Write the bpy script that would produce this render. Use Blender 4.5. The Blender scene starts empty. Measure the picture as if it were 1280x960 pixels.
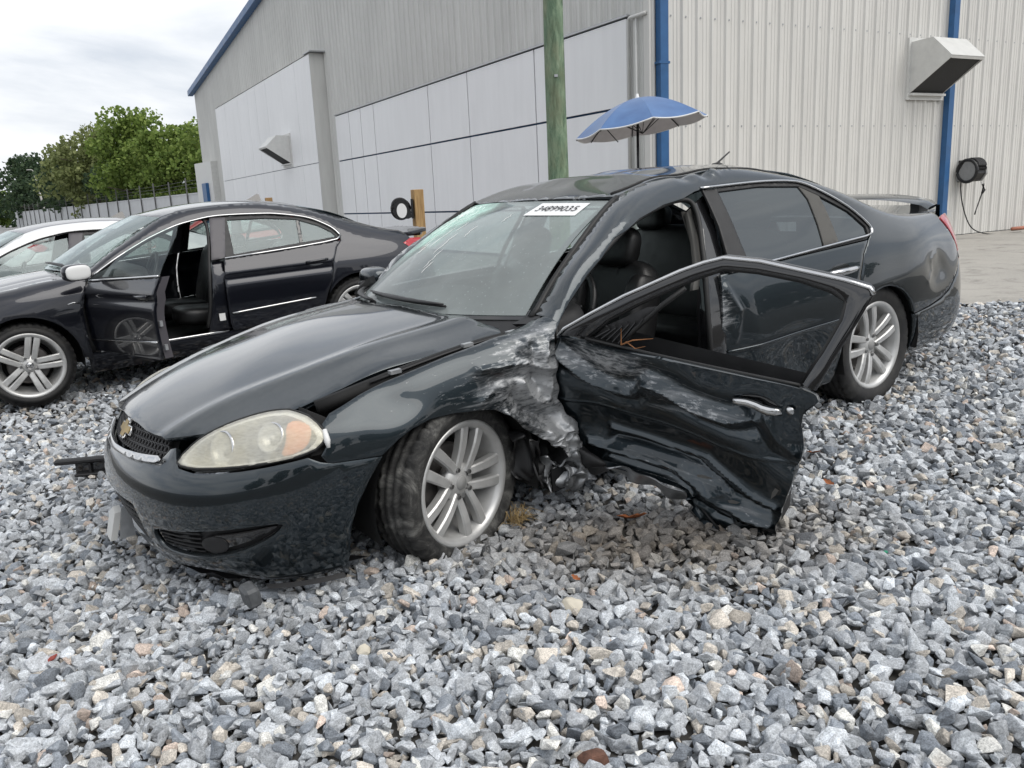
import bpy, bmesh, math, random
import numpy as np
from mathutils import Vector, Matrix
from mathutils.geometry import delaunay_2d_cdt
random.seed(7); RNG = np.random.default_rng(7)
scene = bpy.context.scene
COL = scene.collection
rad = math.radians

# ---------------------------------------------------------------- camera
EYE = np.array([0., 0., 1.35])
cam_data = bpy.data.cameras.new("camera"); cam_data.sensor_width = 36.; cam_data.lens = 36. * 1045 / 1280
cam_data.clip_start = .05; cam_data.clip_end = 2000
cam = bpy.data.objects.new("camera", cam_data); COL.objects.link(cam); scene.camera = cam
CR = np.array([[0.998888654, -0.047132335, 0.0], [-0.010267133, -0.217594195, 0.975985324], [-0.046000468, -0.974900666, -0.217836286]])
cam.matrix_world = Matrix([[CR[0,0], -CR[0,1], -CR[0,2], 0], [CR[1,0], -CR[1,1], -CR[1,2], 0], [CR[2,0], -CR[2,1], -CR[2,2], 1.35], [0,0,0,1]])
scene.render.resolution_x, scene.render.resolution_y = 1024, 768

# ---------------------------------------------------------------- sky, sun, exposure (bright overcast)
SUN_EL, SUN_AZ = 50., 124.      # azimuth measured from +Y clockwise: over to the right of the yard, veiled by cloud
world = bpy.data.worlds.new("World"); scene.world = world; world.use_nodes = True
wt = world.node_tree; wt.nodes.clear()
def wn(t): return wt.nodes.new(t)
w_out, w_bg = wn('ShaderNodeOutputWorld'), wn('ShaderNodeBackground'); w_bg.inputs['Strength'].default_value = .1
w_sky = wn('ShaderNodeTexSky'); w_sky.sky_type = 'NISHITA'; w_sky.sun_disc = False
w_sky.sun_elevation = rad(SUN_EL); w_sky.sun_rotation = rad(SUN_AZ); w_sky.air_density = 1.5; w_sky.dust_density = 3.
w_co = wn('ShaderNodeTexCoord'); w_map = wn('ShaderNodeMapping'); w_map.inputs['Scale'].default_value = (1.1, 1.1, 3.4); w_map.inputs['Location'].default_value = (.35, .2, .1)
w_n1 = wn('ShaderNodeTexNoise'); w_n1.inputs['Scale'].default_value = 1.9; w_n1.inputs['Detail'].default_value = 9; w_n1.inputs['Roughness'].default_value = .55; w_n1.inputs['Distortion'].default_value = .35
w_r = wn('ShaderNodeValToRGB')
w_r.color_ramp.elements[0].position = .40; w_r.color_ramp.elements[0].color = (4.9, 5.3, 5.95, 1)
w_r.color_ramp.elements[1].position = .60; w_r.color_ramp.elements[1].color = (8.4, 8.5, 8.65, 1)
e = w_r.color_ramp.elements.new(.5); e.color = (6.9, 7.1, 7.45, 1)
w_mix = wn('ShaderNodeMix'); w_mix.data_type = 'RGBA'; w_mix.inputs[0].default_value = .93
L = wt.links.new
L(w_co.outputs['Generated'], w_map.inputs['Vector']); L(w_map.outputs[0], w_n1.inputs['Vector']); L(w_n1.outputs['Fac'], w_r.inputs[0])
L(w_sky.outputs[0], w_mix.inputs[6]); L(w_r.outputs[0], w_mix.inputs[7]); L(w_mix.outputs[2], w_bg.inputs['Color']); L(w_bg.outputs[0], w_out.inputs[0])
sd = bpy.data.lights.new("sun", 'SUN'); sd.energy = 1.4; sd.angle = rad(54); sd.color = (1., .965, .91)
sun = bpy.data.objects.new("sun", sd); COL.objects.link(sun)
sdir = Vector((math.sin(rad(SUN_AZ)) * math.cos(rad(SUN_EL)), math.cos(rad(SUN_AZ)) * math.cos(rad(SUN_EL)), math.sin(rad(SUN_EL))))
sun.rotation_euler = (-sdir).to_track_quat('-Z', 'Y').to_euler(); sun.location = sdir * 40
vs = scene.view_settings; vs.view_transform = 'Standard'; vs.look = 'None'; vs.gamma = 1; vs.exposure = .50
try: vs.use_curve_mapping = False
except Exception: pass
scene.cycles.max_bounces = 8; scene.cycles.transparent_max_bounces = 12; scene.cycles.diffuse_bounces = 3; scene.cycles.glossy_bounces = 4
scene.cycles.caustics_reflective = False; scene.cycles.caustics_refractive = False

# ---------------------------------------------------------------- materials
class NT:
    def __init__(s, name):
        s.m = bpy.data.materials.new(name); s.m.use_nodes = True; s.t = s.m.node_tree; s.t.nodes.clear()
        s.out = s.t.nodes.new('ShaderNodeOutputMaterial')
    def n(s, typ, **kw):
        nd = s.t.nodes.new(typ)
        for k, v in kw.items():
            if k.startswith('i_'): nd.inputs[k[2:].replace('_', ' ')].default_value = v
            else: setattr(nd, k, v)
        return nd
    def l(s, a, b): s.t.links.new(a, b)
    def bsdf(s, base=(.5,.5,.5), rough=.5, metal=0., coat=0., spec=.5, ior=1.5, **kw):
        b = s.n('ShaderNodeBsdfPrincipled'); b.inputs['Base Color'].default_value = (*base, 1); b.inputs['Roughness'].default_value = rough
        b.inputs['Metallic'].default_value = metal; b.inputs['Coat Weight'].default_value = coat; b.inputs['Coat Roughness'].default_value = .03
        b.inputs['Specular IOR Level'].default_value = spec; b.inputs['IOR'].default_value = ior
        s.l(b.outputs[0], s.out.inputs[0]); return b
    def coord(s, scale=(1,1,1), kind='Object', loc=(0,0,0), rot=(0,0,0)):
        c = s.n('ShaderNodeTexCoord'); m = s.n('ShaderNodeMapping'); m.inputs['Scale'].default_value = scale; m.inputs['Location'].default_value = loc; m.inputs['Rotation'].default_value = rot
        s.l(c.outputs[kind], m.inputs['Vector']); return m.outputs[0]
    def noise(s, vec, scale, detail=4, rough=.55, dist=0.):
        n = s.n('ShaderNodeTexNoise'); n.inputs['Scale'].default_value = scale; n.inputs['Detail'].default_value = detail; n.inputs['Roughness'].default_value = rough; n.inputs['Distortion'].default_value = dist
        if vec is not None: s.l(vec, n.inputs['Vector'])
        return n.outputs['Fac']
    def ramp(s, fac, stops, interp='LINEAR'):
        r = s.n('ShaderNodeValToRGB'); cr = r.color_ramp; cr.interpolation = interp
        while len(cr.elements) < len(stops): cr.elements.new(.5)
        for e_, (p, c) in zip(cr.elements, stops):
            e_.position = p; e_.color = (c, c, c, 1) if isinstance(c, (int, float)) else (*c, 1)
        s.l(fac, r.inputs[0]); return r.outputs[0]
    def mix(s, fac, a, b, blend='MIX'):
        m = s.n('ShaderNodeMix'); m.data_type = 'RGBA'; m.blend_type = blend
        for sock, v in ((m.inputs[0], fac), (m.inputs[6], a), (m.inputs[7], b)):
            if isinstance(v, (int, float)): sock.default_value = v if sock.type == 'VALUE' else (v, v, v, 1)
            elif isinstance(v, tuple): sock.default_value = (*v, 1)
            else: s.l(v, sock)
        return m.outputs[2]
    def math(s, op, a, b=0., clamp=False):
        m = s.n('ShaderNodeMath'); m.operation = op; m.use_clamp = clamp
        for sock, v in ((m.inputs[0], a), (m.inputs[1], b)):
            if isinstance(v, (int, float)): sock.default_value = v
            else: s.l(v, sock)
        return m.outputs[0]
    def schlick(s, ior):
        """mirror share of a thin pane, the same from both sides"""
        g = s.n('ShaderNodeNewGeometry'); d = s.n('ShaderNodeVectorMath'); d.operation = 'DOT_PRODUCT'; s.l(g.outputs['Normal'], d.inputs[0]); s.l(g.outputs['Incoming'], d.inputs[1])
        f0 = ((ior - 1)/(ior + 1))**2; k = s.math('POWER', s.math('SUBTRACT', 1., s.math('ABSOLUTE', d.outputs['Value'])), 5.); return s.math('ADD', s.math('MULTIPLY', k, 1 - f0), f0)
    def bump(s, h, strength=.3, dist=.01, b=None):
        n = s.n('ShaderNodeBump'); n.inputs['Strength'].default_value = strength; n.inputs['Distance'].default_value = dist
        s.l(h, n.inputs['Height'])
        if b is not None: s.l(n.outputs[0], b.inputs['Normal'])
        return n.outputs[0]
M = {}
def simple(name, base, rough=.5, metal=0., coat=0., spec=.5, var=.0, vscale=8., bump=0., bscale=60.):
    t = NT(name); b = t.bsdf(base, rough, metal, coat, spec)
    if var:
        f = t.noise(t.coord(), vscale, 6)
        lo = tuple(c * (1 - var) for c in base); hi = tuple(min(1, c * (1 + var)) for c in base)
        t.l(t.ramp(f, [(.3, lo), (.7, hi)]), b.inputs['Base Color'])
        t.l(t.ramp(f, [(.3, max(0, rough - .06)), (.7, min(1, rough + .1))]), b.inputs['Roughness'])
    if bump: t.bump(t.noise(t.coord(), bscale, 5), bump, .004, b)
    M[name] = t.m; return t.m
def paint(name, base, metal=.55, rough=.32, dust=.25, dustcol=(.33,.33,.32), coat=1.):
    t = NT(name); b = t.bsdf(base, rough, metal, coat)
    d = t.noise(t.coord(), 3.2, 8, .62); fine = t.noise(t.coord(), 55, 3)
    geo = t.n('ShaderNodeNewGeometry'); sep = t.n('ShaderNodeSeparateXYZ'); t.l(geo.outputs['Normal'], sep.inputs[0])
    up = t.ramp(sep.outputs[2], [(.40, .03), (.98, 1.)])               # dust settles on faces that look up
    f = t.math('MULTIPLY', t.math('MULTIPLY', t.ramp(d, [(.25, .45), (.75, 1.)]), up), dust)
    f = t.math('MULTIPLY', f, t.ramp(fine, [(.2, .8), (.8, 1.15)]))
    t.l(t.mix(f, base, dustcol), b.inputs['Base Color'])
    t.l(t.math('MULTIPLY', t.math('SUBTRACT', 1., f), metal), b.inputs['Metallic'])
    t.l(t.math('ADD', t.math('MULTIPLY', f, .22), .018), b.inputs['Coat Roughness'])
    M[name] = t.m; return t.m
def glass(name, tint, refl_rough=.02, haze=0., hazecol=(.5,.55,.55), ior=1.5):
    t = NT(name); tr = t.n('ShaderNodeBsdfTransparent'); tr.inputs[0].default_value = (*tint, 1)
    gl = t.n('ShaderNodeBsdfGlossy'); gl.inputs['Roughness'].default_value = refl_rough; gl.inputs['Color'].default_value = (.90,.97,1,1)
    mx = t.n('ShaderNodeMixShader'); t.l(t.schlick(ior), mx.inputs[0]); t.l(tr.outputs[0], mx.inputs[1]); t.l(gl.outputs[0], mx.inputs[2])
    last = mx.outputs[0]
    if haze:
        df = t.n('ShaderNodeBsdfDiffuse'); df.inputs[0].default_value = (*hazecol, 1)
        m2 = t.n('ShaderNodeMixShader'); f = t.noise(t.coord(), 2.5, 6)
        t.l(t.ramp(f, [(.3, haze * .7), (.7, haze * 1.2)]), m2.inputs[0]); t.l(last, m2.inputs[1]); t.l(df.outputs[0], m2.inputs[2]); last = m2.outputs[0]
    t.l(last, t.out.inputs[0]); M[name] = t.m; return t.m

# ---------------------------------------------------------------- mesh helpers
def tag(o, label=None, cat=None, group=None, kind=None):
    for k, v in (('label', label), ('category', cat), ('group', group), ('kind', kind)):
        if v: o[k] = v
    return o
def empty(name, mat4=None, loc=None, parent=None):
    o = bpy.data.objects.new(name, None); COL.objects.link(o); o.empty_display_size = .2
    if mat4 is not None: o.matrix_world = mat4
    if loc is not None: o.location = loc
    if parent is not None: o.parent = parent
    return o
def build(name, V, F, m, parent=None, smooth=True, normals=None, data=None):
    if data is None:
        me = bpy.data.meshes.new(name); me.from_pydata([tuple(map(float, v)) for v in V], [], [tuple(map(int, f)) for f in F]); me.validate(); me.update()
        if m is not None: me.materials.append(M[m] if isinstance(m, str) else m)
        me.polygons.foreach_set('use_smooth', [bool(smooth)] * len(me.polygons))
        if normals is not None and len(normals) == len(me.vertices):
            me.normals_split_custom_set_from_vertices([tuple(map(float, n)) for n in normals])
    else: me = data
    o = bpy.data.objects.new(name, me); COL.objects.link(o)
    if parent is not None: o.parent = parent
    return o
def copy_tree(o, parent=None, mats=None):
    c = o.copy(); COL.objects.link(c); c.parent = parent
    if mats and c.type == 'MESH':
        for i, sl in enumerate(c.material_slots):
            if sl.material and sl.material.name in mats: nm = mats[sl.material.name]; sl.link = 'OBJECT'; sl.material = M[nm]
    for ch in list(o.children): copy_tree(ch, c, mats)
    return c
def nrm(v): return v / (np.linalg.norm(v, axis=-1, keepdims=True) + 1e-12)
class MB:
    """collects faces of one piece"""
    def __init__(s): s.V = []; s.F = []
    def add(s, V, F):
        k = len(s.V); s.V += [tuple(map(float, v)) for v in V]; s.F += [tuple(i + k for i in f) for f in F]; return s
    def box(s, c, size, R=None, bev=0.):
        hx, hy, hz = [d / 2 for d in size]; c = np.array(c, float)
        if bev <= 0:
            P = np.array([(x, y, z) for x in (-hx, hx) for y in (-hy, hy) for z in (-hz, hz)])
            F = [(0,1,3,2),(4,6,7,5),(0,4,5,1),(2,3,7,6),(0,2,6,4),(1,5,7,3)]
        else:
            b = min(bev, hx*.95, hy*.95, hz*.95); P = []; idx = {}
            for ix in (-1,1):
                for iy in (-1,1):
                    for iz in (-1,1):
                        for ax in range(3):
                            h = [ix*(hx-b), iy*(hy-b), iz*(hz-b)]; h[ax] = (ix,iy,iz)[ax]*(hx,hy,hz)[ax]
                            idx[(ix,iy,iz,ax)] = len(P); P.append(h)
            P = np.array(P); bm = bmesh.new()
            for p in P: bm.verts.new(p)
            bmesh.ops.convex_hull(bm, input=bm.verts); bmesh.ops.dissolve_limit(bm, angle_limit=.01, verts=bm.verts, edges=bm.edges); bm.verts.index_update()
            P = np.array([v.co[:] for v in bm.verts]); F = [tuple(v.index for v in f.verts) for f in bm.faces]; bm.free()
        if R is not None: P = P @ np.array(R).T
        return s.add(P + c, F)
    def hull(s, pts):
        bm = bmesh.new()
        for p in pts: bm.verts.new(tuple(map(float, p)))
        r = bmesh.ops.convex_hull(bm, input=bm.verts)
        bmesh.ops.delete(bm, geom=[v for v in bm.verts if not v.link_faces], context='VERTS')
        bmesh.ops.dissolve_limit(bm, angle_limit=.02, verts=bm.verts, edges=bm.edges); bm.verts.index_update()
        s.add([v.co[:] for v in bm.verts], [tuple(v.index for v in f.verts) for f in bm.faces]); bm.free(); return s
    def tube(s, path, r, n=8, cap=True, flat=1., ref=(0,0,1)):
        p = np.array(path, float); k = len(p); rr = np.broadcast_to(np.asarray(r, float), (k,))
        t = nrm(np.gradient(p, axis=0)); a = nrm(np.cross(t, np.array(ref, float) + 1e-4)); b = np.cross(a, t)
        th = np.linspace(0, 2*np.pi, n, endpoint=False)
        V = (p[:,None] + (a[:,None]*np.cos(th)[None,:,None] + b[:,None]*np.sin(th)[None,:,None]*flat) * rr[:,None,None]).reshape(-1, 3)
        F = [(i*n+j, i*n+(j+1)%n, (i+1)*n+(j+1)%n, (i+1)*n+j) for i in range(k-1) for j in range(n)]
        if cap: F += [tuple(range(n))[::-1], tuple((k-1)*n + j for j in range(n))]
        return s.add(V, F)
    def lathe(s, prof, n=32, R=None, c=(0,0,0), closed=False):
        """profile of (radius, height) about +Z, then rotated by R and moved to c"""
        prof = np.array(prof, float); k = len(prof); th = np.linspace(0, 2*np.pi, n, endpoint=False)
        V = np.stack([np.outer(prof[:,0], np.cos(th)), np.outer(prof[:,0], np.sin(th)), np.repeat(prof[:,1:2], n, 1)], -1).reshape(-1, 3)
        F = [(i*n+j, i*n+(j+1)%n, ((i+1)%k)*n+(j+1)%n, ((i+1)%k)*n+j) for i in range(k if closed else k-1) for j in range(n)]
        if R is not None: V = V @ np.array(R).T
        return s.add(V + np.array(c), F)
    def prism(s, poly, axis_fn0, axis_fn1):
        """polygon extruded between two mappings (u,v)->xyz"""
        A = [axis_fn0(*p) for p in poly]; B = [axis_fn1(*p) for p in poly]; n = len(poly)
        return s.add(A + B, [tuple(range(n))[::-1], tuple(range(n, 2*n))] + [(i, (i+1)%n, n+(i+1)%n, n+i) for i in range(n)])
    def grid(s, G):
        G = np.array(G, float); a, b = G.shape[:2]
        return s.add(G.reshape(-1, 3), [(i*b+j, i*b+j+1, (i+1)*b+j+1, (i+1)*b+j) for i in range(a-1) for j in range(b-1)])
    def map(s, fn): s.V = [tuple(v) for v in fn(np.array(s.V))]; return s
    def obj(s, name, m, parent=None, smooth=False): return build(name, s.V, s.F, m, parent, smooth)
def resample(loop, h):
    loop = np.array(loop, float); out = []
    for a, b in zip(loop, np.roll(loop, -1, 0)):
        k = max(1, int(math.ceil(np.linalg.norm(b - a) / h))); out += [a + (b - a) * i / k for i in range(k)]
    return np.array(out)
def smooth_loop(loop, it=1):
    """round the corners of an outline (Chaikin)"""
    for _ in range(it):
        p = np.array(loop, float); q = np.roll(p, -1, 0); loop = np.stack([p*.75 + q*.25, p*.25 + q*.75], 1).reshape(-1, 2)
    return loop
def inside(pts, loops):
    x, y = pts[:,0], pts[:,1]; c = np.zeros(len(pts), bool)
    for lp in loops:
        a = lp; b = np.roll(lp, -1, 0)
        for (x0, y0), (x1, y1) in zip(a, b):
            if y0 == y1: continue
            m = ((y0 > y) != (y1 > y)); c ^= m & (x < (x1 - x0) * (y - y0) / (y1 - y0) + x0)
    return c
def panel(P, loops, h=.03, flange=.02, flip=False, eps=.002):
    """sheet cut to outline(s) in the surface's own coordinates, edges folded inward; returns verts, faces, normals"""
    loops = [resample(l, h) for l in loops]; B = np.vstack(loops); nb = len(B); edges = []; k = 0
    for l in loops:
        edges += [(k + i, k + (i+1) % len(l)) for i in range(len(l))]; k += len(l)
    lo, hi = B.min(0), B.max(0); gx = np.arange(lo[0], hi[0], h); gy = np.arange(lo[1], hi[1], h * .866)
    G = np.array([(x + (h/2 if j % 2 else 0), y) for j, y in enumerate(gy) for x in gx])
    G = G[inside(G, loops)]
    if len(G):
        d2 = np.full(len(G), 9.)
        for i in range(0, nb, 400): d2 = np.minimum(d2, ((G[:,None] - B[None,i:i+400])**2).sum(-1).min(1))
        G = G[d2 > (.55*h)**2]
    A = np.vstack([B, G]) if len(G) else B
    res = delaunay_2d_cdt([Vector(p) for p in A], edges, [], 0, 1e-6)
    UV = np.array([v[:] for v in res[0]]); T = np.array([f for f in res[2] if len(f) == 3])
    T = T[inside(UV[T].mean(1), loops)]
    u, v = UV[:,0], UV[:,1]; X = P(u, v)
    N = nrm(np.cross(P(u + eps, v) - P(u - eps, v), P(u, v + eps) - P(u, v - eps)))
    fn = np.cross(X[T[:,1]] - X[T[:,0]], X[T[:,2]] - X[T[:,0]])
    if flip: N = -N
    bad = (fn * N[T[:,0]]).sum(1) < 0; T[bad] = T[bad][:, ::-1]
    if not flange: return X, [tuple(t) for t in T], N
    from collections import Counter
    cnt = Counter(); 
    for a, b, c in T:
        for e_ in ((a,b),(b,c),(c,a)): cnt[e_] += 1
    be = [e_ for e_ in cnt if (e_[1], e_[0]) not in cnt]
    out = np.zeros_like(X)
    for a, b in be:
        o = np.cross(X[b] - X[a], (N[a] + N[b]) / 2); out[a] += o; out[b] += o
    bv = sorted({i for e_ in be for i in e_}); out[bv] = nrm(out[bv]); N2 = N.copy(); N2[bv] = nrm(N[bv] + (.35 if flange > .006 else 0.)*out[bv])
    k = len(X); i1 = {b: k + i for i, b in enumerate(bv)}; i2 = {b: k + len(bv) + i for i, b in enumerate(bv)}
    V = np.vstack([X, X[bv] - N[bv]*.0005, X[bv] - N[bv]*flange]); NN = np.vstack([N2, nrm(out[bv] + .3*N[bv]), nrm(out[bv] - .1*N[bv])])
    F = [tuple(t) for t in T] + [(i1[a], i2[a], i2[b], i1[b]) for a, b in be]
    return V, F, NN
def pan(name, m, parent, P, loops, h=.03, flange=.02, flip=False, mirror=False, post=None):
    V, F, N = panel(P, loops, h, flange, flip)
    if post is not None:
        Vt = post(V); N = None; V = Vt
    if mirror:
        V = V * [1, -1, 1]; F = [f[::-1] for f in F]; N = N * [1, -1, 1] if N is not None else None
    return build(name, V, F, m, parent, True, N)
class Wob:
    """smooth random field made of sines"""
    def __init__(s, k, f, seed):
        r = np.random.default_rng(seed); s.d = r.normal(size=(k, 2)) * f; s.p = r.uniform(0, 6.28, k); s.a = 1 / np.sqrt(k)
    def __call__(s, u, v): return (np.sin(np.outer(u, s.d[:,0]) + np.outer(v, s.d[:,1]) + s.p) * s.a).sum(1) * 1.3
def sstep(x, a, b): t = np.clip((x - a) / (b - a), 0, 1); return t*t*(3 - 2*t)
def seg_d(u, v, path):
    """distance to a polyline and signed side"""
    best = np.full(np.shape(u), 9.); side = np.zeros(np.shape(u))
    for (x0, y0), (x1, y1) in zip(path[:-1], path[1:]):
        dx, dy = x1 - x0, y1 - y0; t = np.clip(((u - x0)*dx + (v - y0)*dy) / (dx*dx + dy*dy), 0, 1)
        d = np.hypot(u - x0 - t*dx, v - y0 - t*dy); cr = dx*(v - y0) - dy*(u - x0); m = d < best
        best = np.where(m, d, best); side = np.where(m, np.sign(cr), side)
    return best, side
def ncs(xs):
    """natural cubic spline as a linear operator: returns eval(q)->weights (len(q),K)"""
    xs=np.asarray(xs,float); n=len(xs); h=np.diff(xs)
    A=np.zeros((n,n)); Bm=np.zeros((n,n)); A[0,0]=A[-1,-1]=1
    for i in range(1,n-1):
        A[i,i-1]=h[i-1]; A[i,i]=2*(h[i-1]+h[i]); A[i,i+1]=h[i]
        Bm[i,i-1]=6/h[i-1]; Bm[i,i]=-6/h[i-1]-6/h[i]; Bm[i,i+1]=6/h[i]
    M2=np.linalg.solve(A,Bm); I=np.eye(n)
    def ev(q):
        q=np.clip(np.atleast_1d(np.asarray(q,float)),xs[0],xs[-1]); i=np.clip(np.searchsorted(xs,q)-1,0,n-2)
        hh=h[i]; a=((xs[i+1]-q)/hh)[:,None]; b=1-a; hh=hh[:,None]
        return a*I[i]+b*I[i+1]+((a**3-a)*M2[i]+(b**3-b)*M2[i+1])*hh**2/6
    return ev
def spl(xs,ys):
    e=ncs(xs); ys=np.asarray(ys,float)
    return lambda q: e(q)@ys
class Body:
    """left half of a car's outer skin: a plan curve, section insets by station and height, and a rounded upper rail"""
    def __init__(b,plan,zs,stations,rail_x,rail_z,rail_edge,n=900):
        plan=np.array(plan,float); mir=plan[1:4][::-1]*[1,-1]; pts=np.vstack([mir,plan])
        t=np.r_[0,np.cumsum(np.linalg.norm(np.diff(pts,axis=0),axis=1))]; e=ncs(t); q=np.linspace(t[3],t[-1],n)
        c=e(q)@pts; s=np.r_[0,np.cumsum(np.linalg.norm(np.diff(c,axis=0),axis=1))]
        b.s=s; b.c=c; tan=np.gradient(c,s,axis=0); tan/=np.linalg.norm(tan,axis=1)[:,None]
        b.n=np.c_[-tan[:,1],tan[:,0]]; 
        if b.n[n//2,1]<0: b.n=-b.n
        b.L=s[-1]
        b.xs=c[:,0]
        sk=np.array([b.sx(k) if k is not None else 0 for k,_ in stations]); b.es=ncs(sk); b.ez=ncs(zs); b.tab=np.array([r for _,r in stations])
        b.rz=spl(rail_x[::-1],rail_z[::-1]); b.ra=[spl([p[0] for p in rail_edge][::-1],[p[k] for p in rail_edge][::-1]) for k in (1,2)]
        b.dent=None
    def sx(b,x): return float(np.interp(-x,-b.xs,b.s))
    def raw(b,s,z):
        s=np.asarray(s,float); z=np.asarray(z,float)
        C=np.c_[np.interp(s,b.s,b.c[:,0]),np.interp(s,b.s,b.c[:,1])]; N=np.c_[np.interp(s,b.s,b.n[:,0]),np.interp(s,b.s,b.n[:,1])]
        d=(b.es(s)*(b.ez(z)@b.tab.T)).sum(1)
        return np.c_[C-N*d[:,None],z]
    def P(b,s,v,rail=True):
        s=np.atleast_1d(np.asarray(s,float)); v=np.atleast_1d(np.asarray(v,float))
        x=np.interp(s,b.s,b.c[:,0]); zr=b.rz(x) if rail else np.full_like(x,9.)
        z=np.minimum(v,zr); p=b.raw(s,z)
        m=v>zr
        if m.any():
            w=np.clip((v[m]-zr[m])/.10,0,1)[:,None]; p0=p[m]; pe=np.c_[p0[:,0],b.ra[0](x[m]),b.ra[1](x[m])]
            t=b.raw(s[m],zr[m])-b.raw(s[m],zr[m]-.02); t/=np.linalg.norm(t,axis=1)[:,None]
            L=np.linalg.norm(pe-p0,axis=1)[:,None]; pm=p0+t*L*.55
            p[m]=(1-w)**2*p0+2*w*(1-w)*pm+w*w*pe
        return p
# ================================================================ ground
DL, DR = np.array([-.48491, .87456]), np.array([.87456, .48491])
_gz = spl([-60, -12, -5, -.16, 1.3, 4.1, 6., 9., 60], [-.42, -.36, -.24, -.065, -.002, .118, .17, .19, .19])
def ground_z(x, y):
    x, y = np.atleast_1d(np.asarray(x, float)), np.atleast_1d(np.asarray(y, float))      # a general fall of the yard, stones heaped round the sunken front wheel
    return _gz(x*DR[0] + y*DR[1]) + .035*np.exp(-((x + .22)**2 + (y - 2.82)**2)/.28**2)

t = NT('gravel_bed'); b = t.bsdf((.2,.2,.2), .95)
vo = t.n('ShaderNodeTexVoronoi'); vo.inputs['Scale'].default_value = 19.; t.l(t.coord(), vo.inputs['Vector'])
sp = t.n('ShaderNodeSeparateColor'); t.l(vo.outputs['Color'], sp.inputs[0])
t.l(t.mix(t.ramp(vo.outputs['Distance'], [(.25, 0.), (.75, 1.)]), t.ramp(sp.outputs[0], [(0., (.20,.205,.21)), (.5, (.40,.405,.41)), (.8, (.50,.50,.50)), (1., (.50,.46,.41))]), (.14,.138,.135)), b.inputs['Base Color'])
bc = b.inputs['Base Color'].links[0].from_socket; sy = t.n('ShaderNodeSeparateXYZ'); t.l(t.coord(), sy.inputs[0]); t.l(t.mix(t.ramp(t.math('MULTIPLY', sy.outputs[1], .02), [(.210, 0.), (.222, 1.)]), (.07,.066,.06), bc), b.inputs['Base Color'])      # soil darkened under loose stone, painting shade into its gaps; packed gravel beyond
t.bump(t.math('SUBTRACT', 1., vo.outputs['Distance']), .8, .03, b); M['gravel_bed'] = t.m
t = NT('stone'); b = t.bsdf((.3,.3,.3), .9, spec=.25)
at = t.n('ShaderNodeVertexColor'); at.layer_name = 'Col'
g1 = t.noise(t.coord(), 210, 4, .75); g2 = t.noise(t.coord((1,1,2.5), rot=(.4,.3,.2)), 38, 5, .65)
c = t.mix(1., at.outputs[0], t.ramp(g1, [(.32, .55), (.50, 1.), (.68, 1.40)]), 'MULTIPLY')
c = t.mix(1., c, t.ramp(g2, [(.3, .70), (.55, 1.02), (.7, 1.3)]), 'MULTIPLY')
t.l(c, b.inputs['Base Color']); t.bump(t.math('ADD', g1, g2), .5, .006, b); M['stone'] = t.m
t = NT('asphalt'); b = t.bsdf((.2,.19,.17), .95)
f1 = t.noise(t.coord(), .7, 8, .6); f2 = t.noise(t.coord(), 45, 6, .8)
t.l(t.mix(t.ramp(f2, [(.3, 0.), (.7, 1.)]), t.ramp(f1, [(.3, (.27,.255,.23)), (.7, (.36,.34,.305))]), t.ramp(f1, [(.3, (.40,.38,.345)), (.7, (.48,.455,.415))])), b.inputs['Base Color'])
t.bump(f2, .5, .008, b); M['asphalt'] = t.m
bc = b.inputs['Base Color'].links[0].from_socket; st = t.ramp(t.noise(t.coord(), 1.6, 9, .7, 1.2), [(.50, 1.), (.66, .62)]); t.l(t.mix(1., bc, st, 'MULTIPLY'), b.inputs['Base Color'])

def sheet(name, xs, ys, zoff, m, label=None):
    X, Y = np.meshgrid(xs, ys, indexing='ij'); G = np.stack([X, Y, ground_z(X.ravel(), Y.ravel()).reshape(X.shape) + zoff], -1)
    o = MB().grid(G).obj(name, m, None, True); o['kind'] = 'structure'
    if label: o['label'] = label
    return o
ax = np.r_[-400, -200, -120, np.linspace(-60, 40, 101), 80, 200, 400]; ay = np.r_[-300, -150, -80, np.linspace(-40, 60, 101), 90, 150, 250, 500]
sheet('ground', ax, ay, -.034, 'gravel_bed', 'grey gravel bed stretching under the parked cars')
# paved lot by the building: ragged front edge, then on along the right wall
def edge_y(x): return 7.72 - .05*(x - 4.5) + .05*np.sin(3.1*x) + .035*np.sin(7.7*x + 1)
xs = np.r_[np.linspace(1.0, 9, 70), 14, 22, 40]; rows = []
for k in np.r_[0, .02, .08, .2, .4, .7, 1.]:
    rows.append([(x, edge_y(x) + k*22, 0) for x in xs])
G = np.array(rows); G[..., 2] = ground_z(G[...,0].ravel(), G[...,1].ravel()).reshape(G.shape[:2]) - .010
o = MB().grid(G).obj('paved_lot', 'asphalt', None, True); tag(o, 'tan worn asphalt lot beside the corrugated building wall', None, None, 'structure')

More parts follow.
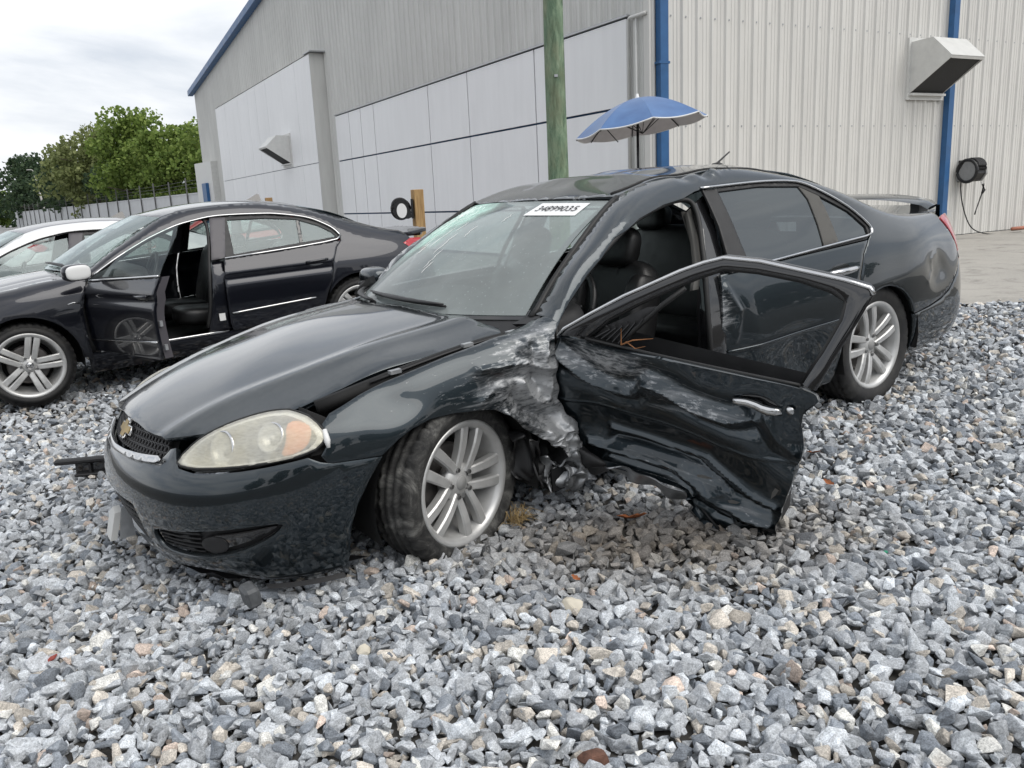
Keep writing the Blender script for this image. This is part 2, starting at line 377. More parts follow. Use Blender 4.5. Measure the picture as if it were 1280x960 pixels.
# ---------------------------------------------------------------- crushed stone, one mass
def stone_protos(n, npts, bev, seed):
    r = np.random.default_rng(seed); out = []
    for _ in range(n):
        p = r.normal(size=(npts, 3)); p /= np.linalg.norm(p, axis=1)[:,None]; p *= r.uniform(.80, 1.22, (npts, 1)); p = np.sign(p)*np.abs(p)**.80
        p *= np.array([1.0, r.uniform(.62, .95), r.uniform(.48, .80)])
        bm = bmesh.new()
        for q in p: bm.verts.new(q)
        bmesh.ops.convex_hull(bm, input=bm.verts); bmesh.ops.delete(bm, geom=[v for v in bm.verts if not v.link_faces], context='VERTS')
        bmesh.ops.dissolve_limit(bm, angle_limit=.28, verts=bm.verts, edges=bm.edges)
        if bev: bmesh.ops.bevel(bm, geom=list(bm.edges), offset=bev, segments=1, affect='EDGES', clamp_overlap=True)
        bmesh.ops.triangulate(bm, faces=bm.faces); bm.verts.index_update()
        out.append((np.array([v.co[:] for v in bm.verts]), np.array([[v.index for v in f.verts] for f in bm.faces]))); bm.free()
    return out
def rand_rot(r, n):
    q = r.normal(size=(n, 4)); q /= np.linalg.norm(q, axis=1)[:,None]; w, x, y, z = q.T
    return np.stack([np.stack([1-2*(y*y+z*z), 2*(x*y-z*w), 2*(x*z+y*w)], -1), np.stack([2*(x*y+z*w), 1-2*(x*x+z*z), 2*(y*z-x*w)], -1), np.stack([2*(x*z-y*w), 2*(y*z+x*w), 1-2*(x*x+y*y)], -1)], 1)
def scatter(r, x0, x1, y0, y1, sp_, keep):
    gx = np.arange(x0, x1, sp_); gy = np.arange(y0, y1, sp_*.87); X, Y = np.meshgrid(gx, gy); X = X + (np.arange(len(gy)) % 2)[:,None]*sp_/2
    p = np.stack([X.ravel(), Y.ravel()], 1) + r.normal(size=(X.size, 2))*sp_*.24
    return p[keep(p)]
def in_view(p, mx=.62, pad=1.25): return np.abs(p[:,0] - .0) < p[:,1]*(mx + .03) + pad
def on_gravel(p): return ~((p[:,0] > .9) & (p[:,1] > edge_y(p[:,0]) - .02 + .12*np.sin(23*p[:,0])*np.sin(5*p[:,0])))
def stones(name, jobs, seed):
    r = np.random.default_rng(seed); VV, FF, CC = [], [], []; base = 0
    for (protos, pts, size, dz, jit) in jobs:
        n = len(pts); R_ = rand_rot(r, n); s_ = size*np.exp(r.normal(size=n)*.30); s_ = np.clip(s_, size*.55, size*1.75)
        # stones lie rather flat: blend the random turn with an upright one
        z = ground_z(pts[:,0], pts[:,1]) + dz + r.normal(size=n)*jit - (s_ - size)*.35
        k = r.integers(0, len(protos), n)
        u = r.random(n); v = .34 + .29*r.random(n)**1.1
        col = np.stack([v*.955, v*.995, v*1.04], 1)
        m = u < .09; col[m] = np.stack([v*1.14, v*1.05, v*.93], 1)[m]
        m = (u > .09) & (u < .11); col[m] = np.stack([v*1.25, v*1.04, v*.90], 1)[m]
        m = (u > .21) & (u < .25); col[m] = np.stack([.66 + .18*v, .65 + .18*v, .61 + .18*v], 1)[m]
        m = (u > .27) & (u < .42); col[m] *= np.array([.55, .575, .61])
        m = (u > .42) & (u < .60); col[m] *= np.array([1.24, 1.25, 1.25])
        # brown and dark rubble ground up beneath the wrecked flank
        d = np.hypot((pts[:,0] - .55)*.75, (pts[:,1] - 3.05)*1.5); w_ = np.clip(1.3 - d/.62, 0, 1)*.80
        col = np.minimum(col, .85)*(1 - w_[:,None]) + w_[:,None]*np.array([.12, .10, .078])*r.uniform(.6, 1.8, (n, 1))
        for j, (pv, pf) in enumerate(protos):
            id_ = np.where(k == j)[0]
            if not len(id_): continue
            V = np.einsum('nij,vj->nvi', R_[id_], pv) * s_[id_][:,None,None]; V[..., 2] *= .86
            V += np.stack([pts[id_,0], pts[id_,1], z[id_]], 1)[:,None]
            nv = len(pv); F = pf[None] + (base + np.arange(len(id_))*nv)[:,None,None]; base += nv*len(id_)
            VV.append(V.reshape(-1, 3)); FF.append(F.reshape(-1, 3)); CC.append(np.repeat(col[id_], nv, 0))
    V, F, Cc = np.vstack(VV), np.vstack(FF), np.vstack(CC)
    me = bpy.data.meshes.new(name); me.vertices.add(len(V)); me.vertices.foreach_set('co', V.ravel()); me.loops.add(F.size); me.loops.foreach_set('vertex_index', F.ravel().astype(np.int32))
    me.polygons.add(len(F)); me.polygons.foreach_set('loop_start', np.arange(0, F.size, 3, dtype=np.int32)); me.update(calc_edges=True)
    ca = me.color_attributes.new('Col', 'FLOAT_COLOR', 'POINT'); ca.data.foreach_set('color', np.c_[Cc, np.ones(len(Cc))].ravel())
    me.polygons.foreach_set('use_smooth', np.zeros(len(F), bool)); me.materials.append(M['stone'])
    o = bpy.data.objects.new(name, me); COL.objects.link(o); return o
r0 = np.random.default_rng(11)
pA, pB, pC = stone_protos(44, 12, .055, 1), stone_protos(36, 10, .05, 2), stone_protos(24, 9, 0, 3)
kA = lambda p: in_view(p) & (p[:,1] < 3.3)
kB = lambda p: in_view(p) & (p[:,1] >= 3.3) & (p[:,1] < 5.4) & on_gravel(p)
kC = lambda p: in_view(p, .62, 1.5) & (p[:,1] >= 5.4) & on_gravel(p)
jobs = [(pC, scatter(r0, -4., 4., .9, 3.35, .037, kA), .0235, -.022, .004), (pA, scatter(r0, -4., 4., .9, 3.35, .0405, kA), .0268, -.005, .007),
        (pA, scatter(r0, -4., 4., .9, 3.35, .13, kA), .0335, .002, .005),
        (pC, scatter(r0, -5.5, 6, 3.25, 5.45, .043, kB), .025, -.024, .004), (pB, scatter(r0, -5.5, 6, 3.25, 5.45, .0465, kB), .0285, -.005, .008),
        (pC, scatter(r0, -11, 8.5, 5.35, 11.2, .054, kC), .032, -.008, .009)]
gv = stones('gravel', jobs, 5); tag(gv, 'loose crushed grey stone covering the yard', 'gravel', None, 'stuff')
# ================================================================ building
def clad(name, base, var=.05, rough=.55, stain=.12):
    t = NT(name); b = t.bsdf(base, rough, 0., spec=.3)
    f = t.noise(t.coord((1, 1, .12)), 5., 7, .6); g = t.noise(t.coord(), .45, 5)
    lo = tuple(c*(1 - stain) for c in base); c = t.mix(t.ramp(f, [(.35, 0.), (.7, 1.)]), lo, base)
    t.l(t.mix(1., c, t.ramp(g, [(.3, 1 - var), (.7, 1 + var)]), 'MULTIPLY'), b.inputs['Base Color']); M[name] = t.m
clad('clad_grey', (.65,.65,.625)); clad('clad_light', (.68,.67,.64), .03); clad('flat_white', (.84,.845,.85), .03, .5, .05); simple('blue_trim', (.022,.10,.25), .4, var=.15, vscale=5)
simple('seam_dark', (.025,.075,.17), .7); simple('white_metal', (.62,.62,.60), .45, var=.06); simple('screen_dark', (.035,.035,.035), .8, bump=.6, bscale=300); simple('roof_metal', (.3,.31,.32), .5)
simple('galv', (.42,.43,.44), .4, .6, var=.12, vscale=30); simple('plastic_black', (.012,.012,.013), .42, var=.3, vscale=40); simple('plastic_grey', (.28,.28,.275), .5, var=.1, vscale=20); simple('rubber', (.011,.011,.012), .6)
simple('white_paint', (.75,.75,.74), .4)
K = np.array([2.3, 13.3]); BZ = .17
NL, NR = np.array([-.87456, -.48491]), np.array([.48491, -.87456])
bld = empty('metal_building', loc=(K[0], K[1], BZ)); tag(bld, 'large grey corrugated metal building with white flat panels and blue trim', 'building')
def WL(t_, z, off=0.): p = DL*t_ + NL*off; return (p[0], p[1], z - BZ)
def WR(t_, z, off=0.): p = DR*t_ + NR*off; return (p[0], p[1], z - BZ)
def rake(t_): return 7.47 + .087*(37.4 - t_) if t_ > 17 else 7.47 + .087*20.4 - .087*(17 - t_)
RIB = [(0, 0), (.024, .032), (.066, .032), (.09, 0), (.150, 0), (.158, .008), (.180, .008), (.188, 0), (.222, 0), (.230, .008), (.252, .008), (.260, 0)]
def rib_sheet(W, t0, t1, zb, zt, m, pitch=.295):
    """one corrugated sheet from t0 to t1; zb / zt give its lower and upper edge"""
    ts = []; k0 = math.floor(t0/pitch) - 1
    while k0*pitch < t1:
        ts += [(k0*pitch + a*pitch/.295, o) for a, o in RIB]; k0 += 1
    A = np.array(ts); pt = [t0] + [a for a, _ in ts if t0 < a < t1] + [t1]; po = np.interp(pt, A[:,0], A[:,1])
    lo = [W(a, zb(a), o) for a, o in zip(pt, po)]; hi = [W(a, zt(a), o) for a, o in zip(pt, po)]
    return MB().grid([lo, hi]).obj('wall_sheet', m, bld, False)
SH = .885
k = 0
while k*SH < 26: rib_sheet(WR, k*SH, (k+1)*SH, lambda a: .20, lambda a: 8.0, 'clad_light'); k += 1
def low_edge(t_):
    if t_ < .48: return .19
    if t_ < 14.85: return 3.97
    if t_ < 15.45: return .19
    if t_ < 30.2: return 5.83
    return .19
cuts = [0, .48]
while cuts[-1] + SH < 14.85: cuts.append(cuts[-1] + SH)
cuts += [14.85, 15.45]
while cuts[-1] + SH < 30.2: cuts.append(cuts[-1] + SH)
cuts += [30.2]
while cuts[-1] + SH < 37.4: cuts.append(cuts[-1] + SH)
cuts += [37.4]
for a, b_ in zip(cuts[:-1], cuts[1:]):
    lo = low_edge((a + b_)/2); rib_sheet(WL, a, b_, lambda q, lo=lo: lo, rake, 'clad_grey')
# backing, roof, far sides
bk = MB(); bk.add([WL(.02, .15, -.03), WL(37.38, .15, -.03), WL(37.38, 7.4, -.03), WL(17, 9.2, -.03), WL(.02, 7.7, -.03)], [(0,1,2,3,4)])
bk.add([WR(.02, .15, -.03), WR(26, .15, -.03), WR(26, 7.9, -.03), WR(.02, 7.7, -.03)], [(0,1,2,3)]); bk.obj('wall_backing', 'seam_dark', bld)
def WB(t_, u, z): p = DL*t_ + DR*u; return (p[0], p[1], z - BZ)
MB().add([WB(-.3, -.25, 7.96), WB(17, -.25, 9.30), WB(17, 26, 9.30), WB(-.3, 26, 7.96)], [(0,1,2,3)]).add([WB(17, -.25, 9.302), WB(37.7, -.25, 7.50), WB(37.7, 26, 7.50), WB(17, 26, 9.302)], [(0,1,2,3)]).obj('roof', 'roof_metal', bld)
MB().add([WB(37.4, 0, .15), WB(37.4, 26, .15), WB(37.4, 26, 7.4), WB(37.4, 0, 7.4)], [(0,1,2,3)]).obj('side_wall', 'clad_grey', bld)
def beam(p, q, w_, h_, m, name, parent, up=(0,0,1)):
    p, q = np.array(p, float), np.array(q, float); d = nrm(q - p); s_ = nrm(np.cross(d, up)); u = np.cross(s_, d)
    R_ = np.stack([d, s_, u], 1); return MB().box((p + q)/2, (np.linalg.norm(q - p), w_, h_), R_, .006).obj(name, m, parent)
beam(WL(37.8, rake(37.8) - .02, .14), WL(17, rake(17) - .02, .14), .26, .26, 'blue_trim', 'rake_trim', bld); beam(WL(17, rake(17.01) - .02, .14), WL(-.3, rake(-.3) - .02, .14), .26, .255, 'blue_trim', 'rake_trim', bld)
# flat white panels, each a board of its own
def board(t0, t1, z0, z1, off, m='flat_white', g=.019, th=.04):
    mb = MB(); c = [(t0 + g, z0 + g), (t1 - g, z0 + g), (t1 - g, z1 - g), (t0 + g, z1 - g)]
    mb.prism(c, lambda a, z: WL(a, z, off), lambda a, z: WL(a, z, off + th)); return mb.obj('wall_panel', m, bld)
tb = [.50, 2.28, 3.27, 6.0, 8.03, 11.6, 12.62, 13.6, 14.82]
for a, b_ in zip(tb[:-1], tb[1:]):
    for z0, z1 in ((.2, 1.09), (1.09, 2.65), (2.65, 3.96)): board(a, b_, z0, z1, 0)
ta = [15.5, 17.2, 21.0, 22.6, 23.9, 25.6, 28.2, 30.2]
for a, b_ in zip(ta[:-1], ta[1:]):
    for z0, z1 in ((.2, 2.66), (2.66, 5.82)): board(a, b_, z0, z1, .42, g=.01)
MB().add([WL(15.47, .2, .46), WL(15.47, .2, -.02), WL(15.47, 5.84, -.02), WL(15.47, 5.84, .46), WL(30.2, 5.84, .46), WL(30.2, 5.84, -.02)], [(0,1,2,3), (3,2,5,4)]).obj('bay_side', 'clad_grey', bld)
MB().prism([(15.5, .2), (30.2, .2), (30.2, 5.8), (15.5, 5.8)], lambda a, z: WL(a, z, .38), lambda a, z: WL(a, z, .40)).obj('panel_backing', 'seam_dark', bld)
beam(WL(15.3, 5.87, .25), WL(16.0, 5.87, .25), .5, .04, 'galv', 'drip_cap', bld)
MB().prism([(33.4, .2), (37.9, .2), (37.9, 3.85), (33.4, 3.75)], lambda a, z: WL(a, z, .03), lambda a, z: WL(a, z, .35)).obj('lean_to', 'white_metal', bld)
MB().prism([(34.5, .4), (35.6, .4), (35.6, 2.75), (34.5, 2.75)], lambda a, z: WL(a, z, .35), lambda a, z: WL(a, z, .5)).obj('blue_door', 'blue_trim', bld)
beam(WL(.47, 3.98, .03), WL(14.85, 3.98, .03), .07, .035, 'galv', 'head_flashing', bld)
# downspouts
for tt in (.16, 7.15):
    d = MB().prism([(tt - .075, .5 if tt > 1 else .25), (tt + .075, .5 if tt > 1 else .25), (tt + .075, 7.7), (tt - .075, 7.7)], lambda a, z: WR(a, z, .034), lambda a, z: WR(a, z, .15)).obj('downspout', 'blue_trim', bld)
    for zz in (3.2, 6.2): MB().prism([(tt - .10, zz), (tt + .10, zz), (tt + .10, zz + .035), (tt - .10, zz + .035)], lambda a, z: WR(a, z, .03), lambda a, z: WR(a, z, .156)).obj('strap', 'blue_trim', d)
MB().prism([(-.10, .2), (.03, .2), (.03, 7.65), (-.10, 7.65)], lambda a, z: WL(-a, z, .0), lambda a, z: WL(-a, z, .036)).obj('corner_trim', 'clad_light', bld)
c = MB().tube([WL(.02, 3.93, .06), WL(.40, 3.93, .06), WL(.44, 3.90, .06), WL(.44, .3, .06)], .028, 8).obj('conduit', 'white_metal', bld, True)
MB().tube([WL(.26, 3.9, .05), WL(.26, .3, .05)], .018, 8).obj('conduit', 'white_metal', bld, True)
MB().box(WR(7.38, .64, .06), (.10, .10, .14)).obj('outlet_box', 'white_metal', bld)
# screws in rows across the sheets
scr = MB()
for zz in (2.31, 3.91, 5.4):
    for k in range(38): scr.box(WR(.10 + k*.295, zz, .012), (.022, .022, .022))
so = scr.obj('screws', 'galv', bld); so['kind'] = 'stuff'

# ---------------------------------------------------------------- vent hoods
def vent(W, t0, w_, zb, off, label):
    c = W(t0 + w_/2, zb, off); base = (c[0] + K[0], c[1] + K[1], zb); v = empty('vent_hood', loc=base); tag(v, label, 'vent', 'vent hoods on the building walls')
    def X(a, z, o): p = W(t0 + a, z + zb, off + o); return (p[0] - c[0], p[1] - c[1], z)
    MB().prism([(0, 0), (w_, 0), (w_, 1.08), (0, 1.08)], lambda a, z: X(a, z, .0), lambda a, z: X(a, z, .035)).obj('wall_plate', 'white_metal', v)
    prof = [(.03, .10), (.03, 1.0), (.46, 1.02), (.84, .66), (.82, .62)]
    for a in (.07, w_ - .07):
        MB().prism(prof, lambda o, z: X(a - .008, z, o), lambda o, z: X(a + .008, z, o)).obj('side_cheek', 'white_metal', v)
    for p, q in ((prof[1], prof[2]), (prof[2], prof[3]), (prof[3], prof[4])):
        MB().prism([(.078, 0), (w_ - .078, 0), (w_ - .078, 1), (.078, 1)], lambda a, s_: X(a, p[1] + (q[1] - p[1])*s_, p[0] + (q[0] - p[0])*s_), lambda a, s_: X(a, p[1] + (q[1] - p[1])*s_ - .012, p[0] + (q[0] - p[0])*s_ - .004)).obj('hood_sheet', 'white_metal', v)
    MB().prism([(.08, 0), (w_ - .08, 0), (w_ - .08, 1), (.08, 1)], lambda a, s_: X(a, .13 + .51*s_, .07 + .72*s_), lambda a, s_: X(a, .145 + .51*s_, .06 + .72*s_)).obj('insect_screen', 'screen_dark', v)
    MB().prism([(.06, .07), (w_ - .06, .07), (w_ - .06, .11), (.06, .11)], lambda a, z: X(a, z, .03), lambda a, z: X(a, z, .12)).obj('sill_flange', 'white_metal', v)
vent(WR, 5.92, 1.09, 2.77, .034, 'white sheet metal vent hood beside the blue downspout')
vent(WL, 18.35, 1.15, 2.70, .46, 'white sheet metal vent hood on the flat white panels')

# ---------------------------------------------------------------- hose reels
def reel(base, dirn, out, label, sc=1., hose=True, cover='plastic_grey'):
    r_ = empty('hose_reel', loc=base); tag(r_, label, 'hose reel', 'retractable hose reels')
    a3 = np.array([*dirn, 0.]); o3 = np.array([*out, 0.])
    def X(a, o, z): return tuple((a3*a + o3*o)*sc + np.array([0, 0, z*sc]))
    MB().prism([(-.07, -.2), (.07, -.2), (.07, .2), (-.07, .2)], lambda a, z: X(a, .0, z), lambda a, z: X(a, .035, z)).obj('mounting_bracket', 'plastic_black', r_)
    side = [(.04, -.17), (.12, -.2), (.34, -.19), (.43, -.06), (.40, .14), (.30, .21), (.20, .20), (.09, .02)]
    for a0, a1 in ((-.165, -.125), (.125, .165)): MB().prism(side, lambda o, z: X(a0, o, z), lambda o, z: X(a1, o, z)).obj('side_cover', 'plastic_black' if cover == 'white_paint' else cover, r_)
    if cover == 'white_paint':
        for a0, a1 in ((-.185, -.166), (.166, .185)): MB().prism([(.25 + .105*math.cos(q), -.03 + .15*math.sin(q)) for q in np.linspace(0, 2*np.pi, 21)[:-1]], lambda o, z: X(a0, o, z), lambda o, z: X(a1, o, z)).obj('oval_cover', 'white_paint', r_)
    MB().prism([(.05, -.16), (.33, -.17), (.415, -.05), (.39, .10), (.08, .0)], lambda o, z: X(-.124, o, z), lambda o, z: X(.124, o, z)).obj('housing', 'plastic_black', r_)
    MB().tube([X(-.165, .24 + .19*math.cos(q), .0 + .20*math.sin(q)) for q in np.linspace(0, 2*np.pi, 25)], .030*sc, 7, cap=False).obj('drum_rim', 'plastic_black', r_, True)
    for k in range(5):
        th = np.linspace(-.3, 3.2, 14); ak = -.10 + .05*k
        MB().tube([X(ak, .27 + .155*math.cos(q), .06 + .155*math.sin(q)) for q in th], .026*sc, 8).obj('hose_loop', 'rubber', r_, True)
    if hose:
        q = [X(-.08, .08, -.18), X(-.06, .10, -.5), X(.06, .16, -.9), X(.22, .26, -1.12), X(.55, .4, -1.20), X(.95, .5, -1.20), X(1.2, .55, -1.195)]
        tt = np.linspace(0, 6, 40); e_ = ncs(np.arange(7)); MB().tube(e_(tt) @ np.array(q), .011*sc, 6).obj('hanging_hose', 'rubber', r_, True)
        MB().tube([X(.10, .36, -.2), X(.13, .38, -.27)], .012*sc, 6).obj('nozzle_clip', 'white_metal', r_, True)
        MB().tube([X(.13, .38, -.25), X(.17, .38, -.36), X(.12, .38, -.42)], [.03*sc, .035*sc, .02*sc], 7).obj('spray_gun', 'plastic_black', r_, True)
        MB().tube([X(.12, .38, -.42), X(-.03, .38, -.72), X(-.06, .38, -.8)], [.014*sc, .011*sc, .014*sc], 6).obj('lance', 'plastic_black', r_, True)
    return r_
p = K + DR*7.75 + NR*.03; reel((p[0], p[1], 1.44), DR, NR, 'black and grey hose reel mounted on corrugated wall by the downspout', 1.05)

# orange pipe lying along the wall foot
p0, p1 = K + DR*9.3 + NR*.25, K + DR*14 + NR*.25
o = empty('floor_pipe', loc=(p0[0], p0[1], .21)); tag(o, 'faded orange hose lying on the ground along the corrugated wall', 'hose')
t = simple('orange_faded', (.42,.16,.10), .6, var=.2); q = [(0, 0, .02), *[(DR[0]*k*.5 + .02*math.sin(k*2.), DR[1]*k*.5 + .03*math.cos(k), .02) for k in range(1, 10)]]
MB().tube(q, .035, 8).obj('hose_run', 'orange_faded', o, True)

# ---------------------------------------------------------------- wooden posts with reels
t = NT('timber'); b = t.bsdf((.4,.25,.11), .8); f = t.noise(t.coord((14, 14, 1.2)), 3., 6, .6)
t.l(t.ramp(f, [(.3, (.26,.15,.06)), (.7, (.50,.33,.15))]), b.inputs['Base Color']); t.bump(f, .3, .01, b); M['timber'] = t.m
def post(x, y, h, w_, label, rz):
    z0 = float(ground_z(x, y)[0]) - .05; o = empty('wooden_post', Matrix.Translation((x, y, z0)) @ Matrix.Rotation(rz, 4, 'Z')); tag(o, label, 'post', 'square timber posts')
    MB().box((0, 0, h/2), (w_, w_, h), None, .008).obj('timber_shaft', 'timber', o); MB().box((0, 0, h - .12), (w_ + .004, w_ + .004, .012)).obj('saw_cut', 'screen_dark', o) if False else None
    for zz in (h - .22, h - .42): MB().lathe([(0, .012), (.014, .012), (.016, 0)], 6, [[0,0,-1],[0,1,0],[1,0,0]], (-w_/2, .02, zz)).obj('bolt_head', 'galv', o)
    return o
post(-1.30, 13.0, 1.53 - float(ground_z(-1.3, 13.)[0]) + .05, .155, 'square timber post standing before the white panels, reel beside it', rad(25))
reel((-1.37, 12.92, 1.25), (.2, -.98), (-.98, -.2), 'hose reel with pale cover fixed to the nearer timber post', .72, False, 'white_paint')
post(-5.46, 20.0, 1.60 - float(ground_z(-5.46, 20.)[0]) + .05, .15, 'short timber post top showing above the dark sedan roof', rad(25))
reel((-5.6, 19.9, 1.40), (.2, -.98), (-.98, -.2), 'hose reel peeking above the dark sedan roof', .75, False, 'white_paint')

# ---------------------------------------------------------------- green treated utility pole
t = NT('pole_wood'); b = t.bsdf((.1,.2,.1), .85); f = t.noise(t.coord((7, 7, 1.6)), 1.9, 10, .72, .5); g = t.noise(t.coord((22, 22, 1.)), 4, 5); k = t.noise(t.coord((2, 2, .9)), 2.2, 5)
c = t.ramp(f, [(.30, (.05,.085,.05)), (.45, (.12,.19,.12)), (.58, (.21,.29,.19)), (.74, (.34,.40,.29))])
t.l(t.mix(t.ramp(k, [(.45, 0.), (.75, .7)]), c, (.17,.16,.09)), b.inputs['Base Color']); t.bump(t.math('ADD', f, g), .55, .02, b); M['pole_wood'] = t.m
z0 = float(ground_z(.81, 12.5)[0]) - .1
o = empty('utility_pole', loc=(.81, 12.5, z0)); tag(o, 'green stained round timber utility pole before the white wall', 'pole')
rows = []
rp = np.random.default_rng(3)
for i, zz in enumerate(np.linspace(0, 9.5, 60)):
    rr = .155 - .0045*zz; th = np.linspace(0, 2*np.pi, 25)
    rows.append([((rr + .004*math.sin(3*q + zz*1.7) + .003*math.sin(7*q - zz*2.3))*math.cos(q) + .02*zz/9, (rr + .004*math.sin(3*q + zz*1.7))*math.sin(q), zz) for q in th])
MB().grid(rows).obj('shaft', 'pole_wood', o, True)
for zz in (2.9, 6.4): MB().box((.01, -.150, zz), (.05, .012, .035)).obj('pole_tag', 'galv', o)

# ---------------------------------------------------------------- sun umbrella
t = NT('umbrella_cloth'); b = t.bsdf((.06,.18,.46), .6); b.inputs['Sheen Weight'].default_value = .3
f = t.noise(t.coord(), 5, 5); t.l(t.ramp(f, [(.3, (.040,.115,.29)), (.7, (.065,.165,.37))]), b.inputs['Base Color']); M['umbrella_cloth'] = t.m
simple('umbrella_lining', (.48,.46,.48), .4, .3, var=.1); simple('dark_steel', (.03,.03,.032), .4, .6)
zb = float(ground_z(1.66, 10.5)[0]); U = empty('sun_umbrella', loc=(1.66, 10.5, zb)); tag(U, 'blue sun umbrella with silver lining open above the car roof', 'umbrella')
tilt = Matrix.Rotation(rad(-7.5), 3, 'Y') @ Matrix.Rotation(rad(-3), 3, 'X'); NRB = 8; top = 2.44 - zb
def cone(a, q, dz=0.):
    """a: azimuth, q: 0 centre .. 1 rim"""
    fr = (a*NRB/(2*math.pi)) % 1; sag = 4*fr*(1 - fr); rr = .80*q*(1 - .075*sag); z = -.34*q**1.75*(1 - .20*sag*(1 - q)) - .03*sag*q + dz
    v = tilt @ Vector((rr*math.cos(a), rr*math.sin(a), z)); return (v.x, v.y, v.z + top)
for k in range(NRB):
    a0 = k*2*math.pi/NRB + .001
    G = [[cone(a0 + (2*math.pi/NRB - .002)*j/8, i/10) for j in range(9)] for i in range(11)]
    g_ = MB().grid(G).obj('canopy_panel', 'umbrella_cloth', U, True)
    MB().grid([[cone(a0 + (2*math.pi/NRB - .002)*j/8, i/10, -.012) for j in range(9)] for i in range(11)]).obj('lining', 'umbrella_lining', g_, True)
    MB().tube([cone(a0 + (2*math.pi/NRB - .002)*j/8, 1.0, -.004) for j in range(9)], .009, 5).obj('edge_piping', 'white_paint', g_, True)
    MB().tube([cone(a0, i/8, -.022) for i in range(9)], .006, 5).obj('rib', 'dark_steel', U, True)
    h_ = tilt @ Vector((0, 0, -.42)); MB().tube([(h_.x, h_.y, h_.z + top), cone(a0, .55, -.02)], .005, 5).obj('stretcher', 'dark_steel', U, True)
MB().tube([(0, 0, 0), (0, 0, .9)], .02, 10).obj('lower_pole', 'white_paint', U, True); MB().tube([(0, 0, .9), (0, 0, top - .24)], .016, 10).obj('upper_pole', 'dark_steel', U, True)
v = tilt @ Vector((0, 0, -.24)); MB().tube([(0, 0, top - .24), (0, 0, top)], .015, 8).obj('tilt_joint', 'white_paint', U, True); MB().lathe([(0, .05), (.016, .045), (.022, .01), (.03, 0), (.03, -.01)], 10, None, (0, 0, top)).obj('finial', 'white_paint', U, True)
MB().tube([cone(4.0, .97, -.02), tuple(np.array(cone(4.0, .97, -.02)) + [.05, 0, -.06]), tuple(np.array(cone(4.0, .97, -.02)) + [.13, 0, -.15])], .006, 5).obj('loose_strap', 'dark_steel', U, True)
MB().lathe([(0, .10), (.04, .10), (.20, .06), (.24, 0), (0, 0)], 20, None, (0, 0, 0)).obj('base_weight', 'plastic_black', U, True)

# ================================================================ fence
simple('fence_grey', (.50,.51,.52), .55, var=.08, vscale=2.); simple('fence_post', (.10,.10,.10), .5, .4)
A, B = np.array([-20.2, 59.]), np.array([-84., 147.]); d = B - A; n = 34; fl = np.linalg.norm(d); u = d/fl; pn = np.array([-u[1], u[0]])
FZ = float(ground_z(-30., 70.)[0])
fence = empty('sheet_metal_fence', loc=(A[0], A[1], 0)); tag(fence, 'long pale grey sheet metal fence with tall posts before the trees', 'fence')
sp_ = [0]; 
while sp_[-1] < fl - 3: sp_.append(sp_[-1] + 4.6)
for k, (a, b_) in enumerate(zip(sp_[:-1], sp_[1:])):
    c = u*(a + b_)/2; R_ = np.array([[u[0], pn[0], 0], [u[1], pn[1], 0], [0, 0, 1]])
    MB().box((c[0], c[1], FZ + 1.23), (b_ - a - .06, .05, 2.4), R_).obj('fence_panel', 'fence_grey', fence); MB().box((c[0] + pn[0]*-.0, c[1], FZ + 2.46), (b_ - a - .06, .12, .10), R_).obj('top_rail', 'fence_grey', fence)
    q = u*a; MB().box((q[0] - pn[0]*-.10, q[1] - pn[1]*-.10, FZ + 1.78), (.085, .085, 3.55 + .12*math.sin(k*2.3)), R_).obj('fence_post', 'fence_post', fence)
for zz in (2.85, 3.1, 3.35):
    MB().tube([(u[0]*a, u[1]*a, FZ + zz + .03*math.sin(i)) for i, a in enumerate(np.linspace(0, fl, 40))], .012, 4).obj('barbed_strand', 'fence_post', fence)

# ================================================================ trees
def leafmat(name, cols, tr=.35):
    t = NT(name); b = t.bsdf((.08,.12,.03), .6, spec=.25); oi = t.n('ShaderNodeNewGeometry'); n_ = t.noise(t.coord(), .55, 3)
    c = t.ramp(oi.outputs['Random Per Island'], [(0., cols[0]), (.5, cols[1]), (1., cols[2])]); t.l(t.mix(t.ramp(n_, [(.35, .65), (.65, 0.)]), c, cols[0]), b.inputs['Base Color'])
    tl = t.n('ShaderNodeBsdfTranslucent'); t.l(c, tl.inputs[0]); mx = t.n('ShaderNodeMixShader'); mx.inputs[0].default_value = tr
    t.l(b.outputs[0], mx.inputs[1]); t.l(tl.outputs[0], mx.inputs[2]); t.l(mx.outputs[0], t.out.inputs[0]); M[name] = t.m
leafmat('leaf_mid', [(.10,.155,.035), (.20,.285,.065), (.32,.40,.11)]); leafmat('leaf_olive', [(.13,.155,.055), (.22,.26,.10), (.33,.36,.16)]); leafmat('leaf_dark', [(.028,.052,.028), (.052,.085,.042), (.085,.125,.058)])
simple('bark', (.09,.075,.06), .9, var=.3, vscale=4)
